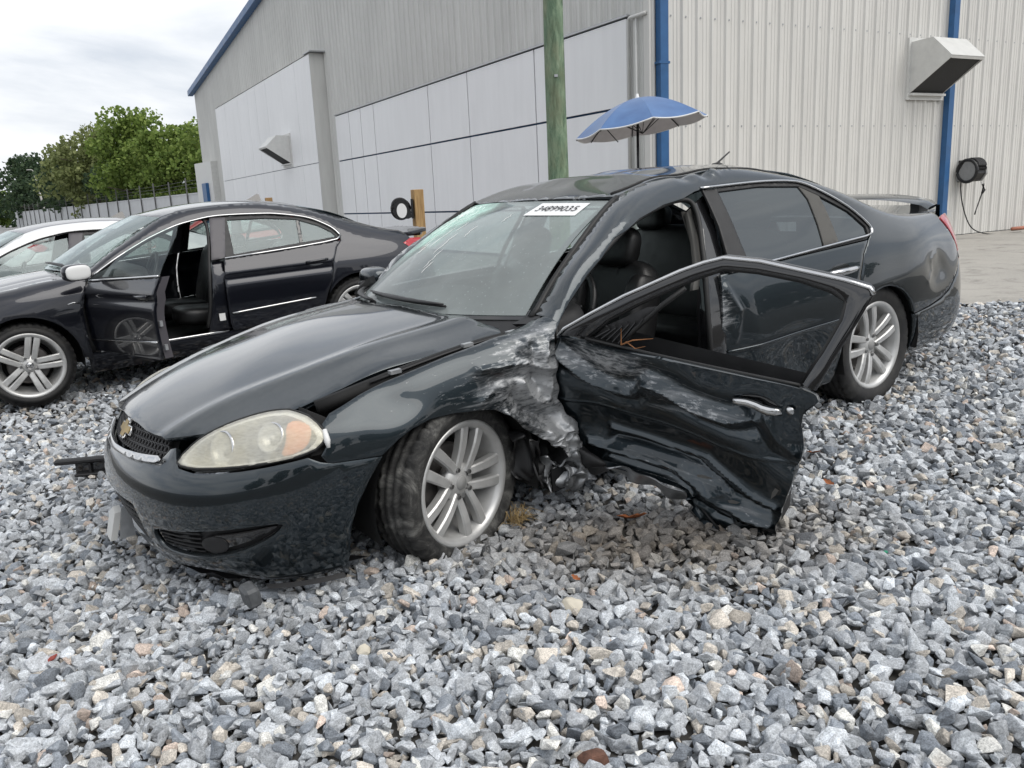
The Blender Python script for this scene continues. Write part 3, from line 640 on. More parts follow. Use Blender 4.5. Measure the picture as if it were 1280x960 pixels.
def tree(x, y, h, rx, leaf, label, n_leaf, seed, ls=.26, low=.12, group='trees beyond the fence'):
    r = np.random.default_rng(seed); z0 = float(ground_z(x, y)[0]); o = empty('leafy_tree', loc=(x, y, z0)); tag(o, label, 'tree', group)
    tr = MB(); tr.tube([(0, 0, -.1), (.05, .03, h*.2), (-.04, .05, h*.42), (.02, 0, h*.75)], [h*.028, h*.022, h*.016, h*.006], 8)
    tips = []
    for k in range(9):
        a = k*2.4 + r.uniform(-.3, .3); z = h*r.uniform(.18, .6); L_ = rx*r.uniform(.5, .85); q = np.array([math.cos(a)*L_, math.sin(a)*L_, z + h*r.uniform(.06, .2)])
        tr.tube([(0, 0, z), tuple(q*[.5, .5, 1] - [0, 0, h*.03]), tuple(q)], [h*.010, h*.007, h*.003], 6); tips.append(q)
    tr.obj('trunk', 'bark', o, True)
    # clumps through the crown's volume, leaves spread over each clump
    nc = 46; cl = []
    while len(cl) < nc:
        p = r.uniform(-1, 1, 3)
        if np.linalg.norm(p) > 1: continue
        if np.linalg.norm(p) < .35 and r.random() < .7: continue
        prof = 1 - .35*max(0, p[2])**1.5; cl.append((p[0]*rx*prof*.9, p[1]*rx*prof*.9, h*(low + (1 - low)*(.5 + .47*p[2])), r.uniform(.16, .30)*rx*1.15))
    cl = np.array(cl); k = r.integers(0, nc, n_leaf); dv = r.normal(size=(n_leaf, 3)); dv /= np.linalg.norm(dv, axis=1)[:,None]; rr = r.uniform(.35, 1.12, n_leaf)**.6
    P = cl[k,:3] + dv*(cl[k,3]*rr)[:,None]*[1.15, 1.15, .85]
    R_ = rand_rot(r, n_leaf); s_ = ls*r.uniform(.6, 1.4, n_leaf)
    q = np.array([(-.5, -.3, 0), (.2, -.42, .1), (.55, .05, 0), (.1, .4, .12), (-.42, .28, -.06)])
    V = np.einsum('nij,vj->nvi', R_, q)*s_[:,None,None] + P[:,None]; F = (np.arange(n_leaf)[:,None]*5 + np.arange(5)[None]).tolist()
    me = bpy.data.meshes.new('crown'); me.from_pydata(V.reshape(-1, 3).tolist(), [], F); me.materials.append(M[leaf]); c_ = bpy.data.objects.new('crown', me); COL.objects.link(c_); c_.parent = o
    return o
tree(-35.1, 84., 11.0, 4.8, 'leaf_mid', 'tallest bright green tree behind the fence', 11000, 21, .30); tree(-30.3, 80., 9.8, 4.0, 'leaf_mid', 'bushy green tree behind the fence next to the building', 8500, 22, .28)
tree(-46., 98., 10.8, 5.4, 'leaf_olive', 'grey green loose tree behind the fence', 8500, 23, .36); tree(-25.9, 77., 8.9, 3.6, 'leaf_mid', 'green tree partly hidden by the building corner', 6500, 24)
tree(-40., 94., 9.0, 4.6, 'leaf_dark', 'dark tree filling the gap behind the tallest tree', 4500, 25, .34); tree(-54., 110., 8.2, 5.2, 'leaf_dark', 'low dark tree behind the slim light pole', 5000, 26, .38)
tree(-86., 158., 12.2, 8.5, 'leaf_dark', 'dark evergreen tree far behind the white car', 6000, 27, .5); tree(-99., 165., 7.6, 6., 'leaf_mid', 'small bright tree far off at the end of the fence', 3500, 28, .5); tree(-75., 140., 8.0, 6, 'leaf_dark', 'distant dark tree on the horizon past the fence', 4000, 29, .45)
far = [(-90,205,9,15), (-112,200,8,15), (-140,208,8.5,16), (-66,205,9,14), (-165,200,7.5,15)]
r = np.random.default_rng(77); V = []; F = []
for (x, y, h, rx) in far:
    n_ = 1500; p = r.normal(size=(n_,3)); p /= np.linalg.norm(p,axis=1)[:,None]; p *= (r.uniform(.4,1,n_)**.4)[:,None]
    P = np.stack([x + p[:,0]*rx, y + p[:,1]*5, h*(.5 + .5*p[:,2]) + .6*np.sin(p[:,0]*9)], 1); R_ = rand_rot(r, n_); q = np.array([(-.5,-.3,0),(.2,-.42,.1),(.55,.05,0),(.1,.4,.12)])*.9
    for v in np.einsum('nij,vj->nvi', R_, q) + P[:,None]: F.append(tuple(range(len(V), len(V)+4))); V += v.tolist()
o = build('far_woods', V, F, 'leaf_dark', None, False); tag(o, 'far line of dark woods on the horizon behind the fence', 'woods', None, 'stuff')
# slim pole and wires beyond the fence
o = empty('light_pole', loc=(-66.5, 125., 0)); tag(o, 'slim grey street light pole leaning beyond the fence', 'pole')
simple('pole_grey', (.42,.41,.38), .6); MB().tube([(0, 0, -.5), (-.45, 0, 4), (-.95, 0, 8.2)], [.17, .15, .12], 8).obj('mast', 'pole_grey', o, True); MB().tube([(-.93, 0, 8.1), (-1.2, 0, 8.4), (-1.9, 0, 8.4)], [.06, .06, .09], 6).obj('lamp_arm', 'pole_grey', o, True)
# ================================================================ materials shared by the cars
SLATE = (.021,.030,.036)
paint('slate_paint', SLATE, .8, .22, .20, (.30,.305,.31))
def scraped(name, base, spots, streak=(1.6, 1.6, 20.)):
    """the same paint with bare metal and white scuffs inside the listed ellipsoids (centre, radii, strength)"""
    t = NT(name); b = t.bsdf(base, .22, .8, 1.); tc = t.n('ShaderNodeTexCoord'); tot = None
    for c, r_, k in spots:
        m = t.n('ShaderNodeMapping'); m.vector_type = 'TEXTURE'; m.inputs['Location'].default_value = c; m.inputs['Scale'].default_value = r_; t.l(tc.outputs['Object'], m.inputs[0])
        ln = t.n('ShaderNodeVectorMath'); ln.operation = 'LENGTH'; t.l(m.outputs[0], ln.inputs[0])
        f = t.math('MULTIPLY', t.math('SUBTRACT', 1., ln.outputs['Value'], True), k); tot = f if tot is None else t.math('MAXIMUM', tot, f)
    s1 = t.noise(t.coord(streak, rot=(0, .12, 0)), 2.2, 5, .6, .4); s2 = t.noise(t.coord((9., 9., 30.), rot=(0, -.2, 0)), 3., 6, .7); s3 = t.noise(t.coord((1, 1, 2.2)), 5, 4, .5)
    w_ = t.math('ADD', tot, t.math('MULTIPLY', t.math('SUBTRACT', s1, .5), 1.7)); bare = t.ramp(t.math('ADD', w_, t.math('MULTIPLY', t.math('SUBTRACT', s3, .5), .25)), [(.36, 0.), (.74, 1.)])
    bare = t.math('MULTIPLY', bare, t.ramp(tot, [(.02, 0.), (.15, 1.)])); scuff = t.math('MULTIPLY', t.ramp(t.math('ADD', t.math('MULTIPLY', tot, .38), t.math('MULTIPLY', s2, .75)), [(.55, 0.), (.68, .85)]), t.ramp(tot, [(.01, 0.), (.12, 1.)]))
    c = t.mix(bare, base, t.ramp(s2, [(.3, (.15,.16,.17)), (.6, (.29,.30,.31)), (.75, (.40,.41,.42))])); c = t.mix(scuff, c, (.52,.53,.54)); t.l(c, b.inputs['Base Color'])
    any_ = t.math('MAXIMUM', bare, scuff); t.l(t.math('SUBTRACT', 1., t.math('MULTIPLY', any_, .95)), b.inputs['Coat Weight']); t.l(t.ramp(any_, [(0., .36), (1., .52)]), b.inputs['Roughness'])
    t.l(t.ramp(bare, [(0., .85), (1., .55)]), b.inputs['Metallic']); t.bump(t.math('MULTIPLY', s2, any_), .25, .004, b); M[name] = t.m
scraped('slate_fender', SLATE, [((-.42, .9, .74), (.50, .5, .34), .95), ((-.50, .9, .50), (.30, .5, .28), 1.15), ((-.05, .9, .80), (.55, .5, .16), .34)])
scraped('slate_door', (.026,.037,.045), [((-.80, .9, .88), (.45, .4, .14), .74), ((-1.15, .9, .80), (.45, .4, .11), .55), ((-1.0, .9, .45), (.7, .4, .14), .36), ((-1.45, .9, .34), (.3, .4, .14), .42)])
scraped('slate_rear_door', SLATE, [((-1.51, .9, .84), (.13, .4, .26), .70), ((-1.60, .9, .50), (.3, .4, .22), .45)])
simple('chrome', (.62,.62,.62), .12, 1., var=.06, vscale=12); simple('black_gloss', (.008,.008,.009), .12, 0., 1.); simple('black_trim', (.013,.013,.014), .5, var=.25, vscale=20); simple('seal_rubber', (.010,.010,.010), .55)
simple('bay_black', (.006,.006,.006), .8); simple('leather_black', (.013,.013,.0135), .40, var=.2, vscale=14, bump=.15, bscale=160); simple('dash_plastic', (.02,.02,.021), .6, var=.2, vscale=10); simple('interior_grey', (.10,.097,.09), .8); simple('carpet', (.02,.02,.02), .95)
simple('silver_wheel', (.56,.56,.55), .34, .45, .3, var=.14, vscale=9); simple('disc_steel', (.16,.15,.145), .45, .8, var=.3, vscale=12); simple('lug_steel', (.25,.25,.25), .35, .9)
t = NT('tyre'); b = t.bsdf((.016,.016,.017), .72); f = t.noise(t.coord(), 7, 7, .7); t.l(t.ramp(f, [(.42, (.014,.014,.015)), (.62, (.035,.034,.032)), (.75, (.11,.105,.095))]), b.inputs['Base Color']); t.bump(t.noise(t.coord(), 90, 4), .2, .002, b); M['tyre'] = t.m
t = NT('tyre_muddy'); b = t.bsdf((.02,.02,.02), .85); f = t.noise(t.coord((1, .5, 1)), 10, 10, .75, .8); t.l(t.ramp(f, [(.40, (.012,.012,.012)), (.52, (.040,.039,.037)), (.62, (.12,.118,.11)), (.76, (.24,.235,.22))]), b.inputs['Base Color']); t.bump(f, .35, .006, b); M['tyre_muddy'] = t.m
glass('glass_tint', (.07,.09,.10), .012, .03, (.3,.33,.35), 2.2); glass('glass_clear', (.70,.78,.75), .01, .05, (.45,.5,.48)); glass('glass_pale', (.72,.80,.78), .01, .26, (.50,.58,.57), 1.7)  # glass_pale: pale diffuse film painted in for bright reflection and view through
# windscreen: film of dust, a shattered corner, long scratches
t = NT('windscreen'); tr = t.n('ShaderNodeBsdfTransparent'); tr.inputs[0].default_value = (.60,.70,.68,1); gl = t.n('ShaderNodeBsdfGlossy'); gl.inputs['Roughness'].default_value = .03
mx = t.n('ShaderNodeMixShader'); t.l(t.schlick(1.6), mx.inputs[0]); t.l(tr.outputs[0], mx.inputs[1]); t.l(gl.outputs[0], mx.inputs[2])
tc = t.n('ShaderNodeTexCoord'); m = t.n('ShaderNodeMapping'); m.vector_type = 'TEXTURE'; m.inputs['Location'].default_value = (-.90, -.40, 1.33); m.inputs['Scale'].default_value = (.62, .46, .6); t.l(tc.outputs['Object'], m.inputs[0])
ln = t.n('ShaderNodeVectorMath'); ln.operation = 'LENGTH'; t.l(m.outputs[0], ln.inputs[0]); n1 = t.noise(t.coord(), 7, 5); zone = t.ramp(t.math('ADD', ln.outputs['Value'], t.math('MULTIPLY', t.math('SUBTRACT', n1, .5), .9)), [(.35, 1.), (.85, 0.)])
vo = t.n('ShaderNodeTexVoronoi'); vo.feature = 'DISTANCE_TO_EDGE'; vo.inputs['Scale'].default_value = 48.; t.l(t.coord(), vo.inputs['Vector']); v2 = t.n('ShaderNodeTexVoronoi'); v2.feature = 'DISTANCE_TO_EDGE'; v2.inputs['Scale'].default_value = 13.; t.l(t.coord(), v2.inputs['Vector'])
crk = t.math('MULTIPLY', zone, t.math('MAXIMUM', t.ramp(vo.outputs['Distance'], [(.03, 1.), (.12, .80)]), t.ramp(v2.outputs['Distance'], [(.008, 1.), (.02, 0.)])))
dust = t.ramp(t.noise(t.coord(), 2.4, 8, .6), [(.3, .30), (.7, .44)]); spk = t.ramp(t.noise(t.coord(), 60, 2), [(.66, 0.), (.72, .4)])
fac = t.math('MAXIMUM', t.math('ADD', dust, t.math('MULTIPLY', spk, .35)), t.math('MULTIPLY', crk, .88)); df = t.n('ShaderNodeBsdfDiffuse'); t.l(t.mix(t.math('MULTIPLY', zone, .9), (.48,.525,.52), (.54,.78,.69)), df.inputs[0])
m2 = t.n('ShaderNodeMixShader'); t.l(fac, m2.inputs[0]); t.l(mx.outputs[0], m2.inputs[1]); t.l(df.outputs[0], m2.inputs[2]); t.l(m2.outputs[0], t.out.inputs[0]); M['windscreen'] = t.m
t = NT('lamp_lens'); tr = t.n('ShaderNodeBsdfTransparent'); tr.inputs[0].default_value = (.93,.92,.86,1); df = t.n('ShaderNodeBsdfDiffuse'); f = t.noise(t.coord(), 5, 7, .6); f2 = t.noise(t.coord((3, 3, 12)), 14, 4)
t.l(t.ramp(f, [(.3, (.80,.75,.58)), (.6, (.92,.91,.84))]), df.inputs[0]); m1 = t.n('ShaderNodeMixShader'); t.l(t.math('MULTIPLY', t.ramp(f, [(.30, .54), (.70, .30)]), t.ramp(f2, [(.3, .85), (.7, 1.1)])), m1.inputs[0]); t.l(tr.outputs[0], m1.inputs[1]); t.l(df.outputs[0], m1.inputs[2])
gl = t.n('ShaderNodeBsdfGlossy'); gl.inputs['Roughness'].default_value = .12; m2 = t.n('ShaderNodeMixShader'); t.l(t.schlick(1.5), m2.inputs[0]); t.l(m1.outputs[0], m2.inputs[1]); t.l(gl.outputs[0], m2.inputs[2]); t.l(m2.outputs[0], t.out.inputs[0]); M['lamp_lens'] = t.m
simple('lamp_shell', (.34,.335,.31), .4, .2); simple('lamp_mirror', (.88,.88,.86), .25, .35); simple('lamp_haze', (.62,.61,.53), .30, 0., .5, var=.1); simple('lamp_bright', (.78,.78,.75), .25, .0, .5); simple('lamp_amber', (.85,.28,.03), .3, 0., .6, var=.15); simple('tail_red', (.42,.012,.02), .12, 0., 1.); simple('tail_clear', (.62,.60,.60), .15, 0., 1.); simple('gold', (.40,.29,.12), .35, .8, var=.2, vscale=30); simple('paper_white', (.80,.80,.80), .6); simple('ink', (.02,.02,.02), .7)
simple('torn_metal', (.33,.34,.35), .38, .75, var=.35, vscale=18, bump=.4, bscale=40); simple('crack_white', (.80,.90,.86), .5); simple('stay_grey', (.09,.095,.10), .6, var=.3, vscale=30); simple('headliner', (.05,.05,.048), .95)

# ================================================================ wheels
RY = np.array([[1,0,0],[0,0,1],[0,-1,0]])            # lathe axis +Z -> +Y (outboard on the left side)
def wheel_mesh(style, R_, rim_r, w_):
    """parts of one wheel about the origin, outboard face towards +Y: list of (name, material, verts, faces, smooth)"""
    out = []; hw = w_/2; rb = rim_r
    prof = [(rb, -hw*.82), (rb + .02, -hw*.95), (rb + .055, -hw*1.04), (R_ - .035, -hw*1.02), (R_ - .012, -hw*.93), (R_ - .003, -hw*.80)]
    for g in (-.5, -.17, .17, .5): prof += [(R_, g*hw*1.1 - .010), (R_ - .010, g*hw*1.1 - .006), (R_ - .010, g*hw*1.1 + .006), (R_, g*hw*1.1 + .010)]
    prof += [(R_ - .003, hw*.80), (R_ - .012, hw*.93), (R_ - .035, hw*1.02), (rb + .055, hw*1.04), (rb + .02, hw*.95), (rb, hw*.82)]
    prof = np.array(prof); n = 150; th = np.linspace(0, 2*np.pi, n, endpoint=False); V = []
    for i, (r_, y) in enumerate(prof):
        cut = (np.abs(y) > hw*.45) & (r_ > R_ - .02); rr = np.where((np.arange(n) % 4 == 0) & cut, r_ - .010, r_); V += [(a*math.cos(q), y, a*math.sin(q)) for a, q in zip(rr, th)]
    k = len(prof); F = [(i*n+j, (i+1)*n+j, (i+1)*n+(j+1)%n, i*n+(j+1)%n) for i in range(k-1) for j in range(n)]; out.append(('tyre', 'tyre', V, F, True))
    m = MB().lathe([(rb + .012, hw*.80), (rb + .014, hw*.90), (rb + .004, hw*.94), (rb - .012, hw*.86), (rb - .022, hw*.70), (rb - .030, hw*.2), (rb - .055, -hw*.3), (rb - .06, -hw*.85), (rb + .01, -hw*.9)], 64, RY); out.append(('rim', 'silver_wheel', m.V, m.F, True))
    m = MB().lathe([(0, -.005), (.13, -.005), (.15, -.01), (.15, -.03), (0, -.03)], 40, RY); out.append(('brake_disc', 'disc_steel', m.V, m.F, True))
    m = MB().lathe([(rb - .05, -.08), (.0, -.08)], 40, RY); out.append(('wheel_back', 'bay_black', m.V, m.F, True))
    yo = hw*.80
    def spoke(a, off, w0, w1, y0, y1, r0, r1, lean):
        """a bar from the hub to the rim: tapered, crowned"""
        m_ = MB(); ca, sa = math.cos(a), math.sin(a); ring = []
        for q in np.linspace(0, 1, 6):
            r_ = r0 + (r1 - r0)*q; w2 = w0 + (w1 - w0)*q; yc = y0 + (y1 - y0)*q + .010*math.sin(q*math.pi); o_ = off*(1 + lean*q)
            for du, dy in ((-.5, -.035), (-.5, -.006), (-.34, 0), (.34, 0), (.5, -.006), (.5, -.035)):
                x_, z_ = r_, o_ + du*w2; ring.append((x_*ca - z_*sa, yc + dy, x_*sa + z_*ca))
        F_ = [(i*6+j, i*6+j+1, (i+1)*6+j+1, (i+1)*6+j) for i in range(5) for j in range(5)]; m_.add(ring, F_); return m_
    for k_ in range(5):
        a = rad(90 + 72*k_) + (rad(11) if style == 'slate' else rad(36))
        for sg in (-1, 1):
            if style == 'slate': s_ = spoke(a, sg*.030, .034, .047, yo*.80, yo*.99, .045, rb - .002, .62)
            else: s_ = spoke(a, sg*.0235, .039, .046, yo*.80, yo*1.0, .05, rb - .002, .28)
            out.append(('spoke', 'silver_wheel', s_.V, s_.F, False))
        al = a + rad(36) if style == 'slate' else a + rad(36)
        m = MB().lathe([(0, .012), (.009, .012), (.011, 0), (.011, -.03)], 6, RY, (.058*math.cos(al), yo*.78, .058*math.sin(al))); out.append(('lug_nut', 'lug_steel', m.V, m.F, False))
    m = MB().lathe([(0, .004), (.030, .003), (.045, -.004), (.078, -.010), (.082, -.05), (0, -.05)], 32, RY, (0, yo*.80, 0)); out.append(('hub', 'silver_wheel', m.V, m.F, True))
    m = MB().lathe([(0, .008), (.027, .007), (.030, .002)], 28, RY, (0, yo*.80, 0)); out.append(('center_cap', 'plastic_grey' if style == 'slate' else 'chrome', m.V, m.F, True))
    return out
WHEELS = {}
def wheel(parent, loc, style, R_=.346, rim_r=.240, w_=.215, steer=0., spin=0., right=False, camber=0., mud=False):
    key = (style, R_)
    if key not in WHEELS:
        WHEELS[key] = []
        for nm, mt, V, F, sm in wheel_mesh(style, R_, rim_r, w_):
            me = bpy.data.meshes.new(nm); me.from_pydata([tuple(map(float, v)) for v in V], [], F); me.update(); me.materials.append(M[mt]); me.polygons.foreach_set('use_smooth', [sm]*len(me.polygons)); WHEELS[key].append((nm, me))
    w0 = empty('wheel', parent=parent); w0.matrix_local = Matrix.Translation(loc) @ Matrix.Rotation(steer + (math.pi if right else 0), 4, 'Z') @ Matrix.Rotation(camber, 4, 'X') @ Matrix.Rotation(spin, 4, 'Y')
    for nm, me in WHEELS[key]:
        o_ = build(nm, None, None, None, w0, data=me)
        if mud and nm == 'tyre': o_.material_slots[0].link = 'OBJECT'; o_.material_slots[0].material = M['tyre_muddy']
    return w0
def pillow(c, size, e=.45, R_=None, n=14):
    """soft rounded block"""
    u = np.linspace(-np.pi/2, np.pi/2, n); v = np.linspace(-np.pi, np.pi, 2*n + 1); sp_ = lambda a, k: np.sign(a)*np.abs(a)**k
    G = np.stack([np.outer(sp_(np.cos(u), e), sp_(np.cos(v), e))*size[0]/2, np.outer(sp_(np.cos(u), e), sp_(np.sin(v), e))*size[1]/2, np.outer(sp_(np.sin(u), e), np.ones_like(v))*size[2]/2], -1)
    if R_ is not None: G = G @ np.array(R_).T
    return MB().grid((G + np.array(c))[:, ::-1])
def rotY(a): c_, s_ = math.cos(a), math.sin(a); return np.array([[c_, 0, s_], [0, 1, 0], [-s_, 0, c_]])

# ================================================================ the wrecked sedan
O1 = (-0.6913355, 3.81823085, -0.14888256)
M1 = [[-0.81854216, 0.57132234, -0.05982897], [-0.5698023, -0.82072576, -0.04164805], [-0.07289763, 0, 0.99733943]]
def mat4(O_, M_): return Matrix([[*M_[0], O_[0]], [*M_[1], O_[1]], [*M_[2], O_[2]], [0, 0, 0, 1]])
W1 = empty('wrecked_sedan', mat4(O1, M1)); tag(W1, 'dark slate sedan with crushed fender and torn open front door', 'car')
Zs = [.12,.25,.35,.45,.55,.65,.72,.78,.84,.90,.96,1.02,1.10,1.20,1.30,1.38,1.46]
dr = [.13,.055,.025,.010,.002,.0,.002,.008,.016,.028,.045,.066,.103,.153,.210,.262,.32]
imp = Body([(1.085,0),(1.065,.25),(1.015,.45),(.93,.62),(.80,.76),(.62,.865),(.40,.915),(.1,.93),(-.5,.927),(-1.5,.925),(-2.4,.93),(-2.9,.925),(-3.3,.905),(-3.65,.860),(-3.92,.775),(-4.04,.60),(-4.08,.3),(-4.09,0)], Zs,
 [(None,[.18,.08,.04,.01,0,.03,.08,.12,.17,.25,.35,.45,.5,.5,.5,.5,.5]), (.93,[.17,.07,.03,.005,0,.025,.075,.115,.17,.25,.35,.45,.5,.5,.5,.5,.5]),
  (.58,[.12,.05,.025,.010,0,.004,.018,.045,.11,.19,.28,.36,.4,.4,.4,.4,.4]), (.0,[.12,.06,.035,.020,.008,.0,.002,.008,.025,.060,.13,.22,.3,.35,.4,.4,.4]), (-.6,dr), (-1.6,dr), (-2.4,dr),
  (-2.8,[.13,.055,.025,.006,-.006,-.006,-.002,.004,.012,.024,.042,.066,.103,.153,.210,.262,.32]), (-3.4,[.13,.05,.015,.005,.0,.002,.005,.010,.018,.032,.058,.10,.17,.25,.3,.35,.4]),
  (-3.9,[.14,.05,.012,0,.0,.008,.018,.028,.040,.06,.085,.12,.2,.3,.35,.4,.45]), (-4.0899,[.14,.05,.012,0,.0,.012,.03,.05,.07,.09,.12,.16,.2,.3,.4,.4,.4])],
 [1.1,.6,.3,0,-.3,-.50,-.56,-.62,-.9,-1.15,-1.6,-2.0,-2.4,-2.7,-3.0,-3.3,-3.7,-4.09], [.80,.80,.83,.865,.895,.92,.945,1.02,1.19,1.315,1.375,1.375,1.32,1.20,1.08,1.02,1.0,.98],
 [(1.1,.60,.84),(.6,.70,.85),(.3,.735,.895),(0,.755,.935),(-.3,.77,.955),(-.50,.765,.98),(-.60,.735,1.05),(-.9,.665,1.257),(-1.15,.605,1.390),(-1.6,.585,1.452),(-2.0,.585,1.447),(-2.4,.605,1.36),(-2.8,.64,1.205),(-3.1,.68,1.09),(-3.4,.69,1.045),(-3.7,.66,1.02),(-4.09,.55,1.0)])
S = imp.sx
def PN(s, v): return imp.P(s, v, False)
def PM(s, v):
    s = np.atleast_1d(np.asarray(s, float)); p = imp.P(np.abs(s), v, False); p[s < 0, 1] *= -1; return p
def inset(Pf, d):
    def q(s, v):
        e_ = .003; a = Pf(s, v); n_ = nrm(np.cross(Pf(s + e_, v) - Pf(s - e_, v), Pf(s, v + e_) - Pf(s, v - e_))); return a - n_*d
    return q
def vtop(x): return float(imp.rz([x])[0]) + .0999
def fold(u, v, path, amp, w_, e=1.5): d, _ = seg_d(u, v, path); return amp*np.exp(-(d/(w_*.85))**e)
def rfold(q): return 1 - np.abs(np.sin(q))        # sharp-crested fold
Wa, Wb, Wc, Wd = Wob(14, 9, 1), Wob(16, 30, 2), Wob(18, 70, 3), Wob(12, 5, 4)

# ---- bonnet
hz = spl([-.5,-.2,.2,.6,.85,.98,1.05], [1.045,1.035,.998,.918,.845,.785,.73]); hk = spl([-.5,0,.5,.8,1.05], [.080,.085,.090,.12,.16])
def hood(x, y):
    x, y = np.atleast_1d(x), np.atleast_1d(y); a = np.abs(y); yc = .585 - .15*sstep(x, .1, .95)
    z = hz(x) - hk(x)*(a/.72)**2.1; k = (a - yc)/.022; z = z - .16*.016*np.log1p(np.exp(np.clip((a - yc)/.016, -30, 30))) + .010*np.exp(-((a - yc + .035)/.045)**2) + .05*sstep(a, .3, .72)*(a - yc)*0
    z = z + .0025*Wd(x*1.2, y) + .010*np.exp(-((x - .15)/.2)**2 - ((y - .68)/.10)**2)
    return np.c_[x, y, z]
hl = [(-.20,0),(-.235,.25),(-.275,.45),(-.33,.62),(-.372,.70),(-.36,.730),(-.2,.736),(.1,.730),(.35,.708),(.5,.680),(.62,.640),(.72,.590),(.81,.525),(.88,.465),(.93,.42),(.958,.25),(.968,0)]
loop = hl + [(x, -y) for x, y in hl[::-1][1:-1]]
hood_o = pan('hood', 'slate_paint', W1, hood, [loop], .03, .022)
# ---- grille band between bonnet and bumper
def gr(s, v): p = PM(s, v); p[:, 0] -= .012; return p
gl_ = [(-.42,.705),(0,.692),(.42,.705),(.445,.735),(.44,.772),(0,.79),(-.44,.772),(-.445,.735)]
g_bed = pan('grille_backing', 'bay_black', W1, inset(gr, .03), [gl_], .05, 0)
for row in range(4):
    for k in range(-15, 16):
        u0 = k*.029 + (.0145 if row % 2 else 0); v0 = .706 + row*.021
        if abs(u0) > .425: continue
        lp = [(u0 + .0165*math.cos(q), v0 + .0135*math.sin(q)) for q in np.linspace(0, 2*np.pi, 7)[:-1]]; li = [(u0 + .0105*math.cos(q), v0 + .0085*math.sin(q)) for q in np.linspace(0, 2*np.pi, 7)[:-1]]
        pan('grille_cell', 'black_trim', g_bed, gr, [lp, li], .03, .012)
cb = [(-.425,.688),(-.3,.681),(-.15,.676),(0,.674),(.15,.676),(.3,.681),(.425,.688),(.452,.700),(.425,.708),(.3,.700),(.15,.694),(0,.692),(-.15,.694),(-.3,.700),(-.425,.708),(-.452,.700)]
pan('grille_chrome', 'chrome', W1, inset(PM, -.014), [cb], .02, .014)
ct = [(.02,.783),(.2,.780),(.36,.773),(.435,.765),(.437,.772),(.36,.781),(.2,.788),(.02,.791)]; pan('grille_chrome', 'chrome', W1, inset(PM, -.004), [ct], .03, .012); pan('grille_chrome', 'chrome', W1, inset(PM, -.004), [ct], .03, .012, mirror=True)
bw_ = [(-.085,.728),(-.035,.728),(-.030,.708),(.030,.708),(.035,.728),(.085,.728),(.075,.758),(.030,.758),(.026,.778),(-.026,.778),(-.030,.758),(-.075,.758)]
em = pan('bowtie_emblem', 'chrome', W1, inset(gr, -.014), [bw_], .02, .012); pan('emblem_field', 'gold', em, inset(gr, -.0165), [[(u*.86, .743 + (v - .743)*.78) for u, v in bw_]], .02, .002)
# ---- front bumper: loose, its lip bent
def bump_P(s, v):
    p = PM(s, v); s = np.atleast_1d(s); v = np.atleast_1d(v); p[:,2] += .012*np.sin(s*2.1)*sstep(-v, -.45, -.2); p[:,0] += .012*Wa(s*.5, v)*sstep(-v, -.5, -.25); return p
rt = [(-.56,.690),(-.50,.715),(-.46,.716),(-.43,.690)]
bl = [(0,.678),(.2,.682),(.425,.692),(.445,.712),(.468,.735),(.50,.742),(.525,.712),(.56,.686),(.65,.676),(.75,.678),(.845,.682),(.95,.690),(1.05,.699),(1.09,.703),(1.13,.680),(1.17,.667),(1.236,.661),(1.347,.648),(1.29,.58),(1.235,.499),(1.198,.413),(1.165,.30),(1.140,.243),(1.05,.236),(.92,.240),(.837,.247),(.74,.275),(.64,.292),(.5,.288),(.36,.268),(.22,.258),(0,.252)]
loop = bl + [(-a, b_) for a, b_ in bl[::-1][1:-1]]
lowg = [(-.27,.525),(0,.532),(.27,.525),(.295,.47),(.30,.40),(.27,.325),(0,.315),(-.27,.325),(-.30,.40),(-.295,.47)]
fogl = smooth_loop([(.40,.455),(.55,.466),(.70,.478),(.86,.488),(.975,.490),(.945,.455),(.89,.425),(.78,.384),(.62,.358),(.46,.352),(.385,.37),(.38,.42)], 1); fogr = [(-a, b_) for a, b_ in fogl]
bump = pan('front_bumper', 'slate_paint', W1, bump_P, [loop, lowg, fogl, fogr], .028, .02)
pan('lower_grille', 'black_trim', bump, inset(bump_P, .035), [[(a*1.05, .425 + (b_ - .425)*1.06) for a, b_ in lowg]], .05, 0)
for k in range(7): pan('grille_bar', 'black_trim', bump, inset(bump_P, .012), [[(-.295, .34 + k*.028), (.295, .34 + k*.028), (.295, .349 + k*.028), (-.295, .349 + k*.028)]], .04, .02)
for k in range(-7, 8): pan('grille_bar', 'black_trim', bump, inset(bump_P, .016), [[(k*.04 - .004, .325), (k*.04 + .004, .325), (k*.04 + .004, .525), (k*.04 - .004, .525)]], .04, .02)
for sg, fl_ in ((1, fogl), (-1, fogr)):
    ins = pan('fog_recess', 'black_trim', bump, inset(bump_P, .028), [[(sg*.67 + (a - sg*.67)*1.03, .42 + (b_ - .42)*1.06) for a, b_ in fl_]], .03, 0)
    pan('fog_bezel', 'black_gloss', ins, inset(bump_P, .012), [[(sg*a, b_) for a, b_ in smooth_loop([(.64,.384),(.80,.412),(.93,.462),(.95,.478),(.80,.462),(.68,.452)], 1)]], .02, .012)
    pan('fog_lamp', 'plastic_black', ins, inset(bump_P, .008), [[(sg*(.70 + .055*math.cos(q)), .414 + .036*math.sin(q)) for q in np.linspace(0, 2*np.pi, 20)[:-1]]], .015, .015)
    for k in range(5): pan('recess_louvre', 'black_trim', ins, inset(bump_P, .015), [[(sg*a, b_) for a, b_ in [(.40, .375 + k*.017), (.64, .372 + k*.020), (.64, .379 + k*.020), (.40, .382 + k*.017)]]], .03, .01)
